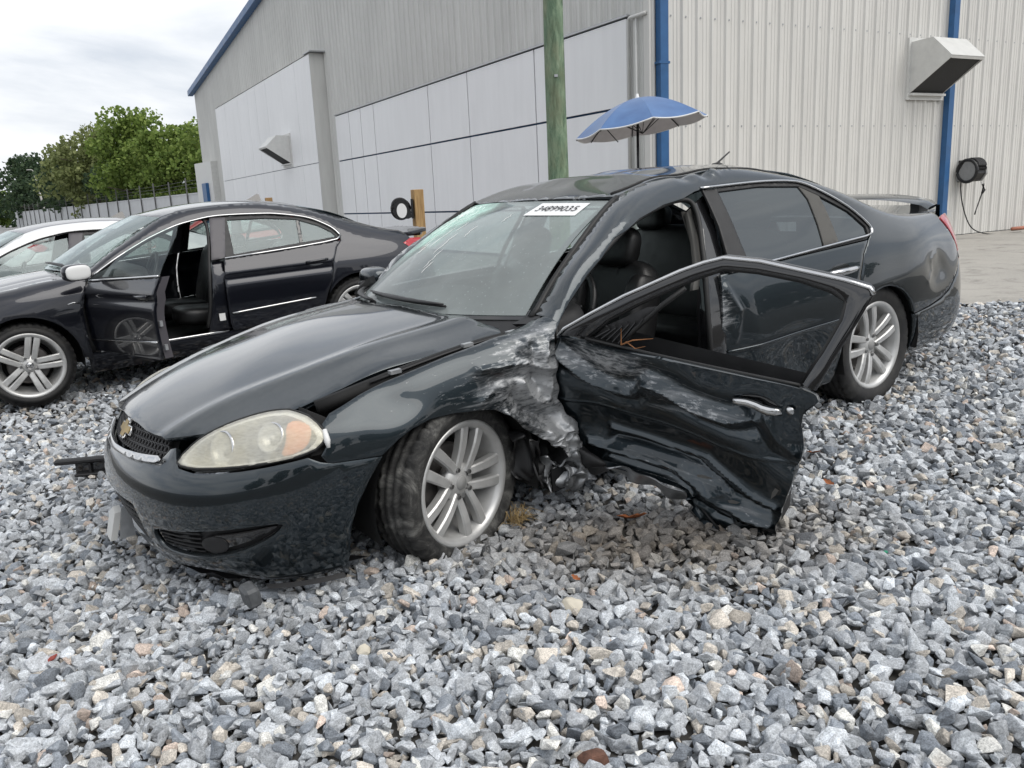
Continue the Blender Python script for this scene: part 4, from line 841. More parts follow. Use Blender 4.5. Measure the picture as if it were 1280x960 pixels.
# bracket that hangs in the lower opening, plate corner bent outward
pb = MB().prism([(0, 0), (.09, .005), (.10, .09), (.05, .125), (.0, .11)], lambda a, z: (1.135 - .035*z/.1, -.02 - a, .30 + z), lambda a, z: (1.110 - .035*z/.1, -.02 - a, .30 + z)).obj('plate_bracket', 'white_metal', W1)
MB().prism([(0, 0), (.012, 0), (.012, .13), (0, .13)], lambda a, z: (1.10 - .03*z/.13, -.02 + a, .30 + z), lambda a, z: (1.04, -.02 + a, .30 + z)).obj('bracket_flange', 'galv', pb)
val = [(.18,.262),(.40,.275),(.62,.300),(.82,.252),(.80,.215),(.72,.225),(.66,.185),(.58,.205),(.50,.165),(.40,.185),(.33,.150),(.26,.20)]
pan('lower_valance', 'black_trim', W1, inset(PM, .03), [val], .025, .01)
# torn undertray
r_ = np.random.default_rng(5); G = []
for i in range(10):
    a = .22 + i*.072; G.append([tuple(np.array(PM(np.array([a]), np.array([.27]))[0]) + [-.02 - .09*j, 0, -.006*j - .018*abs(math.sin(i*1.9 + j)) - .006*j]) for j in range(5)])
MB().grid(G).obj('torn_undertray', 'black_trim', W1, True)
MB().box((.84, .80, .262), (.05, .09, .07), rotY(.1), .01).obj('bumper_stay', 'stay_grey', W1)
MB().grid([[tuple(np.array(PN(np.array([a]), np.array([.235]))[0]) + [0, .02*j, -.012*j]) for a in np.linspace(.84, 1.15, 9)] for j in (0, 1)]).obj('lip_strip', 'black_trim', W1)

# ---- headlamps
hlp = [(.542,.702),(.560,.728),(.598,.756),(.640,.780),(.685,.798),(.740,.815),(.791,.828),(.850,.839),(.902,.847),(.950,.852),(.994,.854),(1.054,.852),(1.09,.842),(1.122,.829),(1.158,.79),(1.167,.763),(1.148,.742),(1.123,.726),(1.057,.712),(.936,.702),(.845,.697),(.746,.693),(.66,.690),(.611,.691),(.57,.694)]
def lamp_bulge(s, v): p = PN(s, v); return p
for mir in (False, True):
    hq = hlp if not mir else [(a, .69 + (b_ - .69)*.70) for a, b_ in hlp]
    hb = pan('headlamp', 'lamp_lens', W1, inset(PN, -.004), [hq], .02, .012, mirror=mir)
    if mir: continue
    pan('lamp_housing', 'lamp_shell', hb, inset(PN, .055), [hq], .03, 0)
    pan('lamp_surround', 'lamp_mirror', hb, inset(PN, .004), [hq, [(.86 + (a - .86)*.90, .768 + (b_ - .768)*.86) for a, b_ in hq]], .02, .05)
    for (s0, v0, rr, nm) in ((.745, .752, .060, 'low_beam_bowl'), (.955, .785, .050, 'high_beam_bowl')):
        a = np.array([s0]); b_ = np.array([v0]); c0 = PN(a, b_)[0]; nn = nrm(np.cross(PN(a + .004, b_)[0] - PN(a - .004, b_)[0], PN(a, b_ + .004)[0] - PN(a, b_ - .004)[0])); nn = nrm(nn*[1, .5, .5]); ux = nrm(np.cross([0, 0, 1], nn)); R_ = np.stack([ux, np.cross(nn, ux), nn], 1)
        bo = MB().lathe([(rr, 0), (rr*.97, -.008), (rr*.8, -.022), (rr*.5, -.036), (rr*.2, -.043), (0, -.044)], 28, R_, c0 - nn*.016).obj(nm, 'lamp_mirror', hb, True)
        MB().lathe([(rr + .006, -.004), (rr + .003, .003), (rr - .001, 0)], 28, R_, c0 - nn*.015).obj('bowl_ring', 'chrome', bo, True); MB().lathe([(0, .014), (.008, .012), (.012, 0), (.010, -.02)], 12, R_, c0 - nn*.034).obj('bulb', 'lamp_bright', bo, True)
    amb = smooth_loop([(1.03,.815),(1.07,.825),(1.118,.808),(1.122,.785),(1.095,.742),(1.055,.724),(.995,.718),(1.025,.765)], 1); pan('turn_lamp', 'lamp_amber', hb, inset(PN, .004), [amb], .015, .03)
    edge = np.array(hlp); c0 = edge.mean(0); MB().tube([tuple(PN(np.array([a]), np.array([b_]))[0]*[1, -1 if mir else 1, 1]) for a, b_ in np.vstack([edge, edge[:1]])], .006, 6).obj('lamp_gasket', 'seal_rubber', hb, True)
MB().hull([tuple(PN(np.array([a]), np.array([b_]))[0] - np.array([.01, d_, 0])) for a, b_ in ((1.10,.70),(1.19,.70),(1.20,.80),(1.12,.84)) for d_ in (.02, .10)]).obj('lamp_pocket', 'bay_black', W1)
MB().tube([tuple(PN(np.array([1.165]), np.array([v_]))[0] + [.0, .004, 0]) for v_ in (.725, .75, .785)], [.006, .012, .008], 6).obj('broken_lamp_tab', 'white_paint', W1, True)

# ---- front fender, crushed behind the wheel
def fender_P(s, v, dents=True):
    s, v = np.atleast_1d(s), np.atleast_1d(v); p = imp.P(s, v)
    k = sstep(s, 1.72, 2.12); d = -.050*k*np.exp(-((v - .64)/.20)**2) - .018*sstep(s, 1.2, 1.45)*np.exp(-((v - .80)/.05)**2)*np.exp(-((s - 1.42)/.14)**2)
    d += fold(s, v, [(1.80,.862),(1.92,.852),(2.02,.835),(2.09,.80),(2.15,.79)], .026, .024, 1.2) - fold(s, v, [(1.86,.80),(1.98,.79),(2.06,.755)], .022, .035, 1.2)
    d += fold(s, v, [(2.00,.76),(2.03,.70),(2.08,.655),(2.17,.62)], .026, .022, 1.2) - fold(s, v, [(1.95,.72),(2.0,.645),(2.07,.60),(2.15,.575)], .040, .030, 1.2) + fold(s, v, [(1.90,.655),(2.0,.585),(2.12,.52),(2.2,.50)], .030, .028, 1.2)
    d += fold(s, v, [(2.13,.90),(2.10,.82),(2.14,.74),(2.13,.66)], .020, .022, 1.2) - fold(s, v, [(2.06,.90),(2.05,.80),(2.09,.72)], .026, .026, 1.2) + fold(s, v, [(1.78,.74),(1.86,.78),(1.93,.76)], .010, .03, 1.2)
    m_ = sstep(s, 1.80, 2.10); low = sstep(-v, -.60, -.42)*sstep(s, 1.95, 2.1)
    d += m_*(.008*Wa(s, v) + .014*rfold(15*(s*.55 + v) + .9*Wa(s, v)) + .008*rfold(24*(s*.9 - v*.5) + .7*Wa(v, s))) + low*(.022*np.abs(Wb(s, v)) + .010*Wc(s, v)) + .0055*Wd(s*2.2, v*1.8)*sstep(s, 1.2, 1.5) + .0016*Wa(s, v)*sstep(s, 1.25, 1.5)
    p[:,1] += d; p[:,0] += .4*low*.03*Wb(v, s); p[:,2] += low*.02*Wb(s + 3, v); return p
fl_ = [(1.172,.755),(1.163,.80),(1.20,.825),(1.33,.858),(1.45,.880),(1.563,.899),(1.70,.920),(1.851,.940),(1.98,.962),(2.085,.998),(2.135,1.012),(2.19,.985),(2.215,.945),(2.178,.918),(2.165,.885),(2.155,.851),(2.178,.80),(2.165,.749),(2.182,.70),(2.172,.647),(2.205,.60),(2.212,.568),(2.25,.52),(2.262,.447),(2.30,.40),(2.318,.347),(2.285,.352),(2.26,.335),(2.235,.365),(2.20,.375),(2.18,.41),(2.142,.439),(2.10,.48),(2.061,.512),(2.01,.548),(1.965,.584),(1.935,.62),(1.905,.650),(1.85,.690),(1.77,.712),(1.66,.726),(1.561,.728),(1.48,.715),(1.424,.695),(1.347,.651),(1.236,.664),(1.155,.671),(1.135,.70),(1.16,.73)]
fen = pan('front_fender', 'slate_fender', W1, fender_P, [fl_], .009, .016)
flr = [(1.172,.755),(1.163,.80)] + [(a, vtop(float(np.interp(a, imp.s, imp.xs)))) for a in np.linspace(1.22, 2.13, 16)] + [(2.2,.95),(2.2,.3),(2.02,.3)] + [(1.676 + .36*math.cos(q), .40 + .36*math.sin(q)) for q in np.linspace(-.2, 2.3, 14)] + [(1.347,.651),(1.155,.671)]
pan('front_fender', 'slate_paint', W1, imp.P, [flr], .04, .016, mirror=True)
# torn liner and shredded sill end behind the wheel
for k, (a0, a1, v0, v1, dy, sd_) in enumerate([(2.02,2.30,.28,.50,.03,31),(2.08,2.34,.24,.40,.05,32),(1.98,2.14,.30,.55,.10,33),(2.15,2.42,.25,.36,.02,34)]):
    wv, wz = Wob(12, 26, sd_), Wob(12, 40, sd_ + 9)
    def crum(a, b_, dy=dy, wv=wv, wz=wz): p = PN(a, b_); p[:,1] -= dy - .045*wv(a, b_) - .018*np.abs(wz(a, b_)); p[:,2] += .02*wz(b_, a); p[:,0] += .02*wv(b_, a); return p
    jag = [(a0, v0 + .03), (a0 + (a1 - a0)*.25, v0), (a0 + (a1 - a0)*.45, v0 + .025), (a0 + (a1 - a0)*.7, v0 - .015), (a1, v0 + .02), (a1 - .03, (v0 + v1)/2), (a1 + .01, v1), (a0 + (a1 - a0)*.5, v1 - .02), (a0, v1)]
    pan('torn_sheet', 'torn_metal' if k in (1, 3) else 'black_trim', W1, crum, [jag], .012, .008)
wl_ = MB()
for side in (1, -1):
    for cx_ in (0., -2.807):
        r_ = .375; n = 18; rows = []
        for j, yy in enumerate((.915 if cx_ < -1 else .88, .62, .60)):
            rows.append([(cx_ + (r_ if j < 2 else .0)*math.cos(q), side*yy, .40 + (r_ if j < 2 else .0)*math.sin(q)) for q in np.linspace(-.3, math.pi + .3, n)])
        MB().grid(rows).obj('wheel_liner', 'bay_black', W1, True)

# ---- engine bay and floor in shadow
MB().box((.12, 0, .60), (.92, 1.28, .42), rotY(.06)).obj('engine_bay', 'bay_black', W1); MB().box((-1.42, 0, .30), (1.9, 1.62, .10)).obj('floor_pan', 'bay_black', W1); MB().box((-3.1, 0, .60), (1.5, 1.18, .55)).obj('boot_box', 'bay_black', W1)
MB().box((-.40, 0, .72), (.10, 1.5, .42)).obj('firewall', 'bay_black', W1)
rail_pts = [tuple(np.array(imp.P(np.array([a]), np.array([vtop(float(np.interp(a, imp.s, imp.xs))) - .03]))[0]) + [0, -.045, -.035]) for a in np.linspace(1.2, 2.14, 10)]
MB().tube(rail_pts, .028, 6).obj('fender_rail', 'bay_black', W1, True); MB().tube([tuple(np.array(q) + [0, .028, .022]) for q in rail_pts[2:]], .006, 5).obj('rail_seam', 'black_trim', W1, True)
for i in (3, 6, 8): MB().hull([tuple(np.array(rail_pts[i]) + [dx, dy + .03, dz + .02]) for dx in (-.02, .025) for dy in (-.012, .012) for dz in (0, .014)]).obj('fender_bolt_tab', 'galv', W1)
MB().hull([tuple(np.array(rail_pts[9]) + d_) for d_ in ([.02,.0,.02],[-.06,.02,.05],[.0,.05,.03],[-.03,-.05,.045],[.05,-.04,.03],[0,0,-.02])]).obj('hinge_cover', 'black_trim', W1)

# ---- windscreen and cowl
def ws(a, tt):
    a, tt = np.atleast_1d(a), np.atleast_1d(tt); b0 = np.c_[-.19 - .33*np.abs(a)**2.2, a*.755, 1.015 - .035*a**2]; b1 = np.c_[-1.045 - .115*np.abs(a)**2.2, a*.606, 1.402 - .022*a**2]
    p = b0 + (b1 - b0)*tt[:,None]; p[:,2] += .035*np.sin(np.pi*np.clip(tt, 0, 1)); p[:,0] += .02*np.sin(np.pi*np.clip(tt, 0, 1)); return p
scr_o = pan('windscreen', 'windscreen', W1, lambda u, v: ws(u/.68, v/.95), [[(-.655,0),(.655,0),(.655,.5),(.650,.95),(-.650,.95),(-.655,.5)]], .04, .004)
for k, tt in ((0, .012), (1, .988)): MB().grid([[tuple(ws(np.array([a]), np.array([tt + q]))[0] + [.002*0, 0, -.006]) for a in np.linspace(-.97, .97, 24)] for q in (-.035, .035)]).obj('frit_band', 'black_gloss', scr_o, True)
for sg in (-1, 1): MB().grid([[tuple(ws(np.array([sg*(.962 - q)]), np.array([tt]))[0] + [0, 0, -.006]) for tt in np.linspace(0, 1, 12)] for q in (0, .045)]).obj('frit_band', 'black_gloss', scr_o, True)
for sg in (1, -1): MB().tube([(x, sg*(float(imp.ra[0]([x])[0]) - .006), float(imp.ra[1]([x])[0]) - .004) for x in np.linspace(-.50, -1.17, 16)], .014, 7).obj('glass_seal', 'seal_rubber', scr_o, True)
# long scratches in the glass
rs = np.random.default_rng(9)
for (a0, t0, a1, t1) in [(-.10,.62,-.06,.42),(.02,.70,.05,.58),(.0,.46,.03,.30),(.22,.84,.24,.74),(-.28,.68,-.24,.48),(.06,.36,.07,.26),(-.40,.60,-.37,.46),(-.20,.74,-.18,.64),(-.33,.52,-.30,.40)]:
    n = 7; pts = [ws(np.array([a0 + (a1 - a0)*q + rs.normal()*.006]), np.array([t0 + (t1 - t0)*q]))[0] + np.array([.0, 0, .003]) for q in np.linspace(0, 1, n)]
    MB().tube(pts, [.0003] + [.0012]*(n - 2) + [.0003], 4).obj('glass_scratch', 'white_paint', scr_o)
# shattered web in the far upper corner
rc = np.random.default_rng(41); cw = MB(); c_a, c_t = -.62, .80
def wp(a, t_): return ws(np.array([np.clip(a, -.95, .95)]), np.array([np.clip(t_, .05, .965)]))[0] + np.array([.001, 0, .003])
for k in range(34):
    an = k*2*np.pi/34 + rc.normal()*.08; L_ = rc.uniform(.12, .42); cw.tube([wp(c_a + L_*q*math.cos(an)*.9 + rc.normal()*.008, c_t + L_*q*math.sin(an)*.75 + rc.normal()*.008) for q in np.linspace(.04, 1, 6)], [.0011]*5 + [.0003], 3)
for rr in (.05, .09, .14, .20, .27):
    for k in range(26):
        if rc.random() < .25: continue
        a0 = k*2*np.pi/26; a1 = a0 + 2*np.pi/26*rc.uniform(.7, 1.3); r0, r1 = rr*rc.uniform(.88, 1.12), rr*rc.uniform(.88, 1.12); cw.tube([wp(c_a + r0*math.cos(a0)*.9, c_t + r0*math.sin(a0)*.75), wp(c_a + r1*math.cos(a1)*.9, c_t + r1*math.sin(a1)*.75)], .0010, 3)
cw.obj('crack_web', 'crack_white', scr_o)
# lot sticker with hand written number
def stk(u, v): return ws((u)/.61, v) + np.array([.002, 0, .004])
st = pan('lot_sticker', 'paper_white', scr_o, stk, [[(.225,.815),(.500,.815),(.500,.962),(.225,.962)]], .04, .001)
def glyphs(txt):
    cu = bpy.data.curves.new('lot_number', 'FONT'); cu.body = txt; cu.size = 1.; cu.align_x = 'CENTER'; cu.align_y = 'CENTER'; ob = bpy.data.objects.new('tmp', cu); COL.objects.link(ob)
    dg = bpy.context.evaluated_depsgraph_get(); me = bpy.data.meshes.new_from_object(ob.evaluated_get(dg)); V = np.array([v.co[:] for v in me.vertices]); F = [tuple(p.vertices) for p in me.polygons]; bpy.data.objects.remove(ob); bpy.data.curves.remove(cu); return V, F
V, F = glyphs('34899035'); w_ = np.ptp(V[:,0]); X = ws((.3675 + V[:,0]/w_*.22)/.61, .888 + V[:,1]*.085) + np.array([.004, 0, .007]); build('lot_number', X, F, 'ink', st, False)
MB().grid([[tuple(ws(np.array([a]), np.array([-.015 - .05*j]))[0] + [.02*j, 0, -.012 - .006*j]) for a in np.linspace(-.98, .98, 24)] for j in range(4)]).obj('cowl_grille', 'black_trim', W1, True)
def wiper(a0, a1, t0, t1):
    q = np.linspace(0, 1, 9); P_ = [ws(np.array([a0 + (a1 - a0)*k]), np.array([t0 + (t1 - t0)*k]))[0] + np.array([.015, 0, .022]) for k in q]
    w0 = MB().tube(P_, [.006, .011, .014, .016, .018, .016, .012, .010, .006], 6, flat=.6).obj('wiper_arm', 'plastic_black', W1, True); MB().tube([np.array(p) + [-.012, 0, -.012] for p in P_], .006, 5).obj('wiper_blade', 'rubber', w0, True)
wiper(.55, -.28, .035, .075); wiper(-.10, -.86, .02, .05)
MB().hull([tuple(ws(np.array([a]), np.array([t_]))[0] + [.02, 0, z_]) for a in (-.93, -.80) for t_ in (-.03, .10) for z_ in (.01, .045)]).obj('cowl_corner', 'black_trim', W1)
MB().tube([tuple(ws(np.array([-.88]), np.array([.0]))[0] + [.06, 0, .01]), tuple(ws(np.array([-.9]), np.array([.06]))[0] + [.05, 0, .04]), tuple(ws(np.array([-.95]), np.array([.08]))[0] + [.09, -.03, .02])], .012, 6).obj('bent_hinge', 'black_trim', W1, True)

# ---- roof, rear window, boot lid
rzc = spl([-2.45,-2.1,-1.7,-1.3,-1.04], [1.435,1.483,1.488,1.457,1.402])
def roof(x, y):
    x, y = np.atleast_1d(x), np.atleast_1d(y); ya, za = imp.ra[0](x), imp.ra[1](x); zc = rzc(x); q = np.clip(np.abs(y)/ya, 0, 1.05); z = zc - (zc - za)*q**2.6
    z = z - .008*np.exp(-((x + 1.33)/.12)**2 - ((y - .30)/.3)**2) + .008*np.exp(-((x + 1.5)/.05)**2 - ((y - .1)/.3)**2) + .003*Wd(x*2, y*2); return np.c_[x, y, z]
ex = np.linspace(-1.16, -2.45, 16); lp = [(float(x), float(imp.ra[0]([x])[0]) - .004) for x in ex]; fr_ = [(-1.045 - .115*(y/.6)**2, y) for y in np.linspace(-.59, .59, 13)]
rear_ = [(-2.45 + .02*(1 - (y/.6)**2), y) for y in np.linspace(.55, -.55, 9)]
roof_o = pan('roof', 'slate_paint', W1, roof, [fr_ + lp + rear_ + [(x, -y) for x, y in lp[::-1]]], .03, .012)
MB().tube([tuple(roof(np.array([x]), np.array([.545]))[0] + [0, 0, .002]) for x in np.linspace(-1.18, -2.4, 20)], .006, 5).obj('roof_ditch', 'seal_rubber', roof_o, True)
fin = MB().hull([(-2.20,.25,1.466),(-2.30,.235,1.458),(-2.30,.265,1.458),(-2.27,.25,1.478),(-2.22,.245,1.474)]).obj('aerial_base', 'black_trim', roof_o); MB().tube([(-2.25,.25,1.47),(-2.36,.25,1.525)], [.006,.004], 6).obj('aerial_mast', 'black_trim', roof_o)
def rw(a, tt): a, tt = np.atleast_1d(a), np.atleast_1d(tt); b0 = np.c_[-2.44 + 0*a, a*.585, 1.437 - .055*a**2]; b1 = np.c_[-3.16 + .06*a**2, a*.655, 1.075 - .01*a**2]; p = b0 + (b1 - b0)*tt[:,None]; p[:,2] += .035*np.sin(np.pi*np.clip(tt, 0, 1)); return p
pan('rear_window', 'glass_tint', W1, lambda u, v: rw(u/.62, v/.8), [[(-.615,0),(-.615,.8),(.615,.8),(.615,0)]], .06, .004)
def deck(x, y): x, y = np.atleast_1d(x), np.atleast_1d(y); return np.c_[x, y, 1.062 - .02*((x + 3.15)/-.9) - .03*(np.abs(y)/.7)**2.4 - .10*sstep(-x, 3.98, 4.10)]
boot = pan('boot_lid', 'slate_paint', W1, deck, [[(-3.15,-.66),(-3.15,.66),(-3.5,.675),(-3.85,.64),(-4.0,.56),(-4.05,0),(-4.0,-.56),(-3.85,-.64),(-3.5,-.675)]], .04, .03)
rows = []
for y in np.linspace(-.70, .70, 31):
    q = abs(y)/.70; x0 = -3.80 + .10*q**2 - .0; z0 = 1.118 - .050*q**3 - .015*(q > .97); ch = .16 - .05*q**4
    rows.append([(x0 + ch*dx, y, z0 + dz) for dx, dz in ((.5, -.010), (.3, .002), (-.1, .008), (-.5, .012), (-.52, .004), (-.1, -.008), (.3, -.014), (.5, -.010))])
sp_o = MB().grid(rows).obj('spoiler', 'slate_paint', boot, True)
for y in (-.58, .58): MB().hull([(-3.76 + dx, y + dy, z_) for dx in (-.06, .05) for dy in (-.03, .03) for z_ in (1.02, 1.080)]).obj('spoiler_foot', 'black_trim', sp_o)

# ---- body side: A-pillar, roof rail, rear pillar, rear quarter
xs_ = lambda a: float(np.interp(a, imp.s, imp.xs))
top_edge = [(a, vtop(xs_(a))) for a in np.r_[np.linspace(2.19, 2.9, 12), np.linspace(3.0, 5.0, 22), 5.15, 5.30]]
arch_r = [(4.483 + .345*math.cos(q), .372 + .345*math.sin(q)) for q in np.linspace(.40, 2.16, 18)]
frame_l = top_edge + [(5.345,.985),(5.41,.90),(5.475,.80),(5.50,.715),(5.44,.66),(5.30,.565),(5.168,.530),(5.0,.515)] + arch_r + [(4.255,.72),(4.27,.813),(4.33,.92),(4.405,.985),(4.452,1.015),(4.455,1.06),(4.345,1.175),(4.14,1.295),(4.05,1.335),(3.75,1.368),(3.43,1.385),(3.28,1.372),(3.177,1.350),(3.022,1.338),(2.826,1.300),(2.638,1.233),(2.427,1.118),(2.30,1.024),(2.227,.950),(2.205,.935)]
def side_P(s, v): 
    p = imp.P(s, v); s, v = np.atleast_1d(s), np.atleast_1d(v); p[:,2] += -.012*np.exp(-((s - 3.42)/.035)**2)*sstep(v, 1.40, 1.46) + .010*np.exp(-((s - 3.50)/.03)**2)*sstep(v, 1.40, 1.46) - .010*np.exp(-((s - 3.28)/.05)**2)*sstep(v, 1.40, 1.46)
    d = .0022*Wd(s, v)*sstep(s, 4.4, 4.8); c_ = np.exp(-((s - 5.12)/.16)**2 - ((v - .72)/.10)**2); d = d - .007*c_ + .005*c_*Wa(s*1.3, v*1.3) + fold(s, v, [(4.98,.66),(5.05,.72),(5.03,.78),(5.12,.80)], .003, .022); p[:,1] += d; return p
pan('body_side', 'slate_paint', W1, side_P, [frame_l], .022, .022)
pan('body_side', 'slate_paint', W1, imp.P, [frame_l], .045, .022, mirror=True)
ra_ = [(5.5,.70),(5.44,.645),(5.30,.552),(5.168,.520),(5.0,.505),(4.84,.50)] + [(4.483 + .345*math.cos(q), .372 + .345*math.sin(q)) for q in np.linspace(.37, -.25, 6)] + [(4.86,.25),(5.1,.24),(5.5,.25),(6.0,.25),(6.3,.25),(6.3,.66),(6.0,.70),(5.75,.72)]
pan('rear_bumper', 'slate_paint', W1, PN, [ra_], .035, .02); pan('rear_bumper', 'slate_paint', W1, PN, [ra_], .05, .02, mirror=True)
for mir in (False, True):
    tl_ = [(5.355,.985),(5.42,.90),(5.485,.80),(5.51,.715),(5.62,.725),(5.74,.735),(5.76,.85),(5.72,.97),(5.55,1.0),(5.42,1.0)]; tail = pan('tail_lamp', 'tail_red', W1, inset(PN, -.003), [tl_], .03, .03, mirror=mir)
    pan('reverse_lens', 'tail_clear', tail, inset(PN, -.006), [[(5.505,.722),(5.60,.730),(5.72,.738),(5.72,.775),(5.60,.770),(5.495,.765)]], .03, .004, mirror=mir)
    MB().grid([[(-4.05, (-.56 + 1.12*i)*1, .70 + .33*j) for i in range(2)] for j in range(2)]).obj('boot_rear_face', 'slate_paint', boot) if not mir else None

# ---- rear door, closed
rd = [(3.222,.985),(3.205,.86),(3.185,.72),(3.175,.60),(3.16,.45),(3.175,.30),(3.22,.265),(3.7,.262),(4.05,.265),(4.085,.40),(4.10,.50),(4.14,.58),(4.20,.66),(4.245,.72),(4.262,.813),(4.322,.92),(4.395,.985)]
def rdoor_P(s, v):
    p = PN(s, v); s, v = np.atleast_1d(s), np.atleast_1d(v); d = -.06*sstep(-s, -3.42, -3.16)*np.exp(-((v - .60)/.25)**2) - .02*np.exp(-((s - 3.32)/.08)**2 - ((v - .50)/.12)**2) + .010*sstep(-s, -3.5, -3.2)*Wa(s, v) + fold(s, v, [(3.24,.92),(3.30,.80),(3.26,.66)], .014, .02)
    c_ = np.exp(-((s - 3.75)/.22)**2 - ((v - .45)/.14)**2); d = d - .02*c_ + .006*c_*Wa(s, v) + .0045*np.exp(-((v - .615)/.006)**2)*sstep(s, 3.2, 3.3); p[:,1] += d; return p
rdo = pan('rear_door', 'slate_rear_door', W1, rdoor_P, [rd], .02, .02); pan('rear_door', 'slate_paint', W1, PN, [rd], .05, .02, mirror=True)
gla = smooth_loop([(3.425,.992),(3.43,1.20),(3.435,1.36),(3.75,1.352),(4.03,1.322),(4.06,1.25),(4.045,1.12),(4.02,1.010)], 0); q_gl = [(4.145,1.012),(4.15,1.15),(4.148,1.262),(4.33,1.155),(4.425,1.062),(4.43,1.02)]
for mir in (False, True):
    par = rdo if not mir else W1
    gt = 'glass_clear' if mir else 'glass_tint'; pan('side_window', gt, par, inset(PN, .010), [gla], .05, .003, mirror=mir); pan('quarter_window', gt, par, inset(PN, .010), [q_gl], .05, .003, mirror=mir)
    pan('division_bar', 'interior_grey', par, inset(PN, .004), [[(4.022,1.008),(4.15,1.010),(4.155,1.15),(4.152,1.27),(4.03,1.328),(4.058,1.25),(4.045,1.12)]], .03, .008, mirror=mir)
    pan('window_frame', 'black_trim', par, inset(PN, .002), [[(3.29,.990),(3.33,1.2),(3.34,1.372),(3.75,1.366),(4.045,1.334),(4.14,1.292),(4.345,1.170),(4.452,1.055),(4.45,1.014),(4.39,.992)], [tuple(p_) for p_ in [(3.43,.996),(3.435,1.2),(3.44,1.355),(3.75,1.348),(4.035,1.318),(4.14,1.262),(4.33,1.150),(4.428,1.055),(4.425,1.018),(4.02,1.006)]]], .014, .012, mirror=mir)
    mm = [1, -1 if mir else 1, 1]
    MB().tube([tuple(p_) for p_ in imp.raw(np.array([3.28,3.6,3.9,4.2,4.38,4.446]), np.array([.993,.997,1.003,1.008,1.010,1.016]))*mm + np.array([0, .004*mm[1], 0])], [.012,.012,.012,.012,.012,.010], 6, flat=.6).obj('belt_chrome', 'chrome', par, True)
    e_ = ncs(np.arange(10)); cp = np.array([(4.446,1.016),(4.462,1.035),(4.455,1.062),(4.40,1.12),(4.30,1.20),(4.14,1.298),(4.0,1.348),(3.8,1.368),(3.6,1.376),(3.33,1.383)]); cc = e_(np.linspace(0, 9, 46)) @ cp
    MB().tube(imp.raw(cc[:,0], cc[:,1])*mm + np.array([0, .004*mm[1], 0]), .010, 6, flat=.7).obj('window_chrome', 'chrome', par, True)
def handle(Pf, s0, s1, v, par, m='chrome'):
    pan('handle_cup', 'black_gloss', par, inset(Pf, -.0015), [[((s0 + s1)/2 - .01 + .085*math.cos(q), v + .004 + .034*math.sin(q)) for q in np.linspace(0, 2*np.pi, 20)[:-1]]], .02, .004)
    q = np.linspace(0, 1, 9); P_ = Pf(s0 + (s1 - s0)*q, np.full(9, v) - .006*q)
    P_[:,1] += .012 + .014*np.sin(np.pi*q); MB().tube(P_, [.010,.013,.014,.015,.015,.015,.014,.013,.010], 8, flat=1.3).obj('door_handle', m, par, True)
handle(PN, 3.985, 4.235, .866, rdo)
MB().tube(rdoor_P(np.linspace(3.22, 4.08, 24), np.full(24, .615)) + np.array([0, .003, 0]), .006, 6).obj('body_moulding', 'slate_paint', rdo, True)

# ---- sill, B-pillar, door aperture
sill = [(2.20,.30),(2.5,.31),(2.9,.30),(3.2,.30),(3.2,.19),(2.2,.19)]
wv = Wob(10, 14, 71)
def sill_P(s, v): p = PN(s, v); p[:,1] -= .05 + .03*np.abs(wv(s, v)); return p
pan('sill', 'slate_door', W1, sill_P, [sill], .025, .05); pan('sill', 'slate_paint', W1, PN, [[(2.2,.30),(4.05,.30),(4.05,.19),(2.2,.19)]], .06, .03, mirror=True)
for mir in (1, -1):
    bpil = [(3.085,.30),(3.075,.65),(3.10,.85),(3.17,1.05),(3.225,1.19),(3.265,1.33),(3.40,1.375),(3.36,1.2),(3.28,1.0),(3.22,.8),(3.20,.5),(3.20,.30)]
    o_ = pan('b_pillar', 'black_gloss', W1, inset(PN, .035), [bpil], .03, .06, mirror=mir < 0)
    if mir > 0:
        pan('pillar_trim', 'interior_grey', o_, inset(PN, .055), [[(3.06,.95),(3.12,1.05),(3.18,1.18),(3.225,1.31),(3.265,1.325),(3.22,1.18),(3.16,1.05),(3.10,.95)]], .03, .02)
        q = PN(np.array([3.09]), np.array([.60]))[0]; MB().lathe([(0, .03), (.012, .03), (.014, .02), (.022, .018), (.022, 0)], 10, RY, tuple(q + [0, -.035, 0])).obj('door_striker', 'lug_steel', o_, True)
    e_ = ncs(np.arange(13)); op = np.array([(2.215,.80),(2.215,.93),(2.30,1.020),(2.427,1.112),(2.638,1.226),(2.826,1.293),(3.022,1.331),(3.18,1.343),(3.246,1.304),(3.207,1.188),(3.147,1.049),(3.09,.80),(3.085,.45)]); oc = e_(np.linspace(0, 12, 70)) @ op
    MB().tube((imp.raw(oc[:,0], oc[:,1]) - np.array([0, .022, 0]))*[1, mir, 1], .013, 7).obj('door_seal', 'seal_rubber', W1, True)
pan('hinge_pillar', 'black_trim', W1, inset(PN, .14), [[(2.15,.30),(2.15,.93),(2.26,.95),(2.25,.30)]], .04, .05)
MB().box((-1.2, .80, .29), (1.5, .12, .10)).obj('sill_inner', 'black_trim', W1)

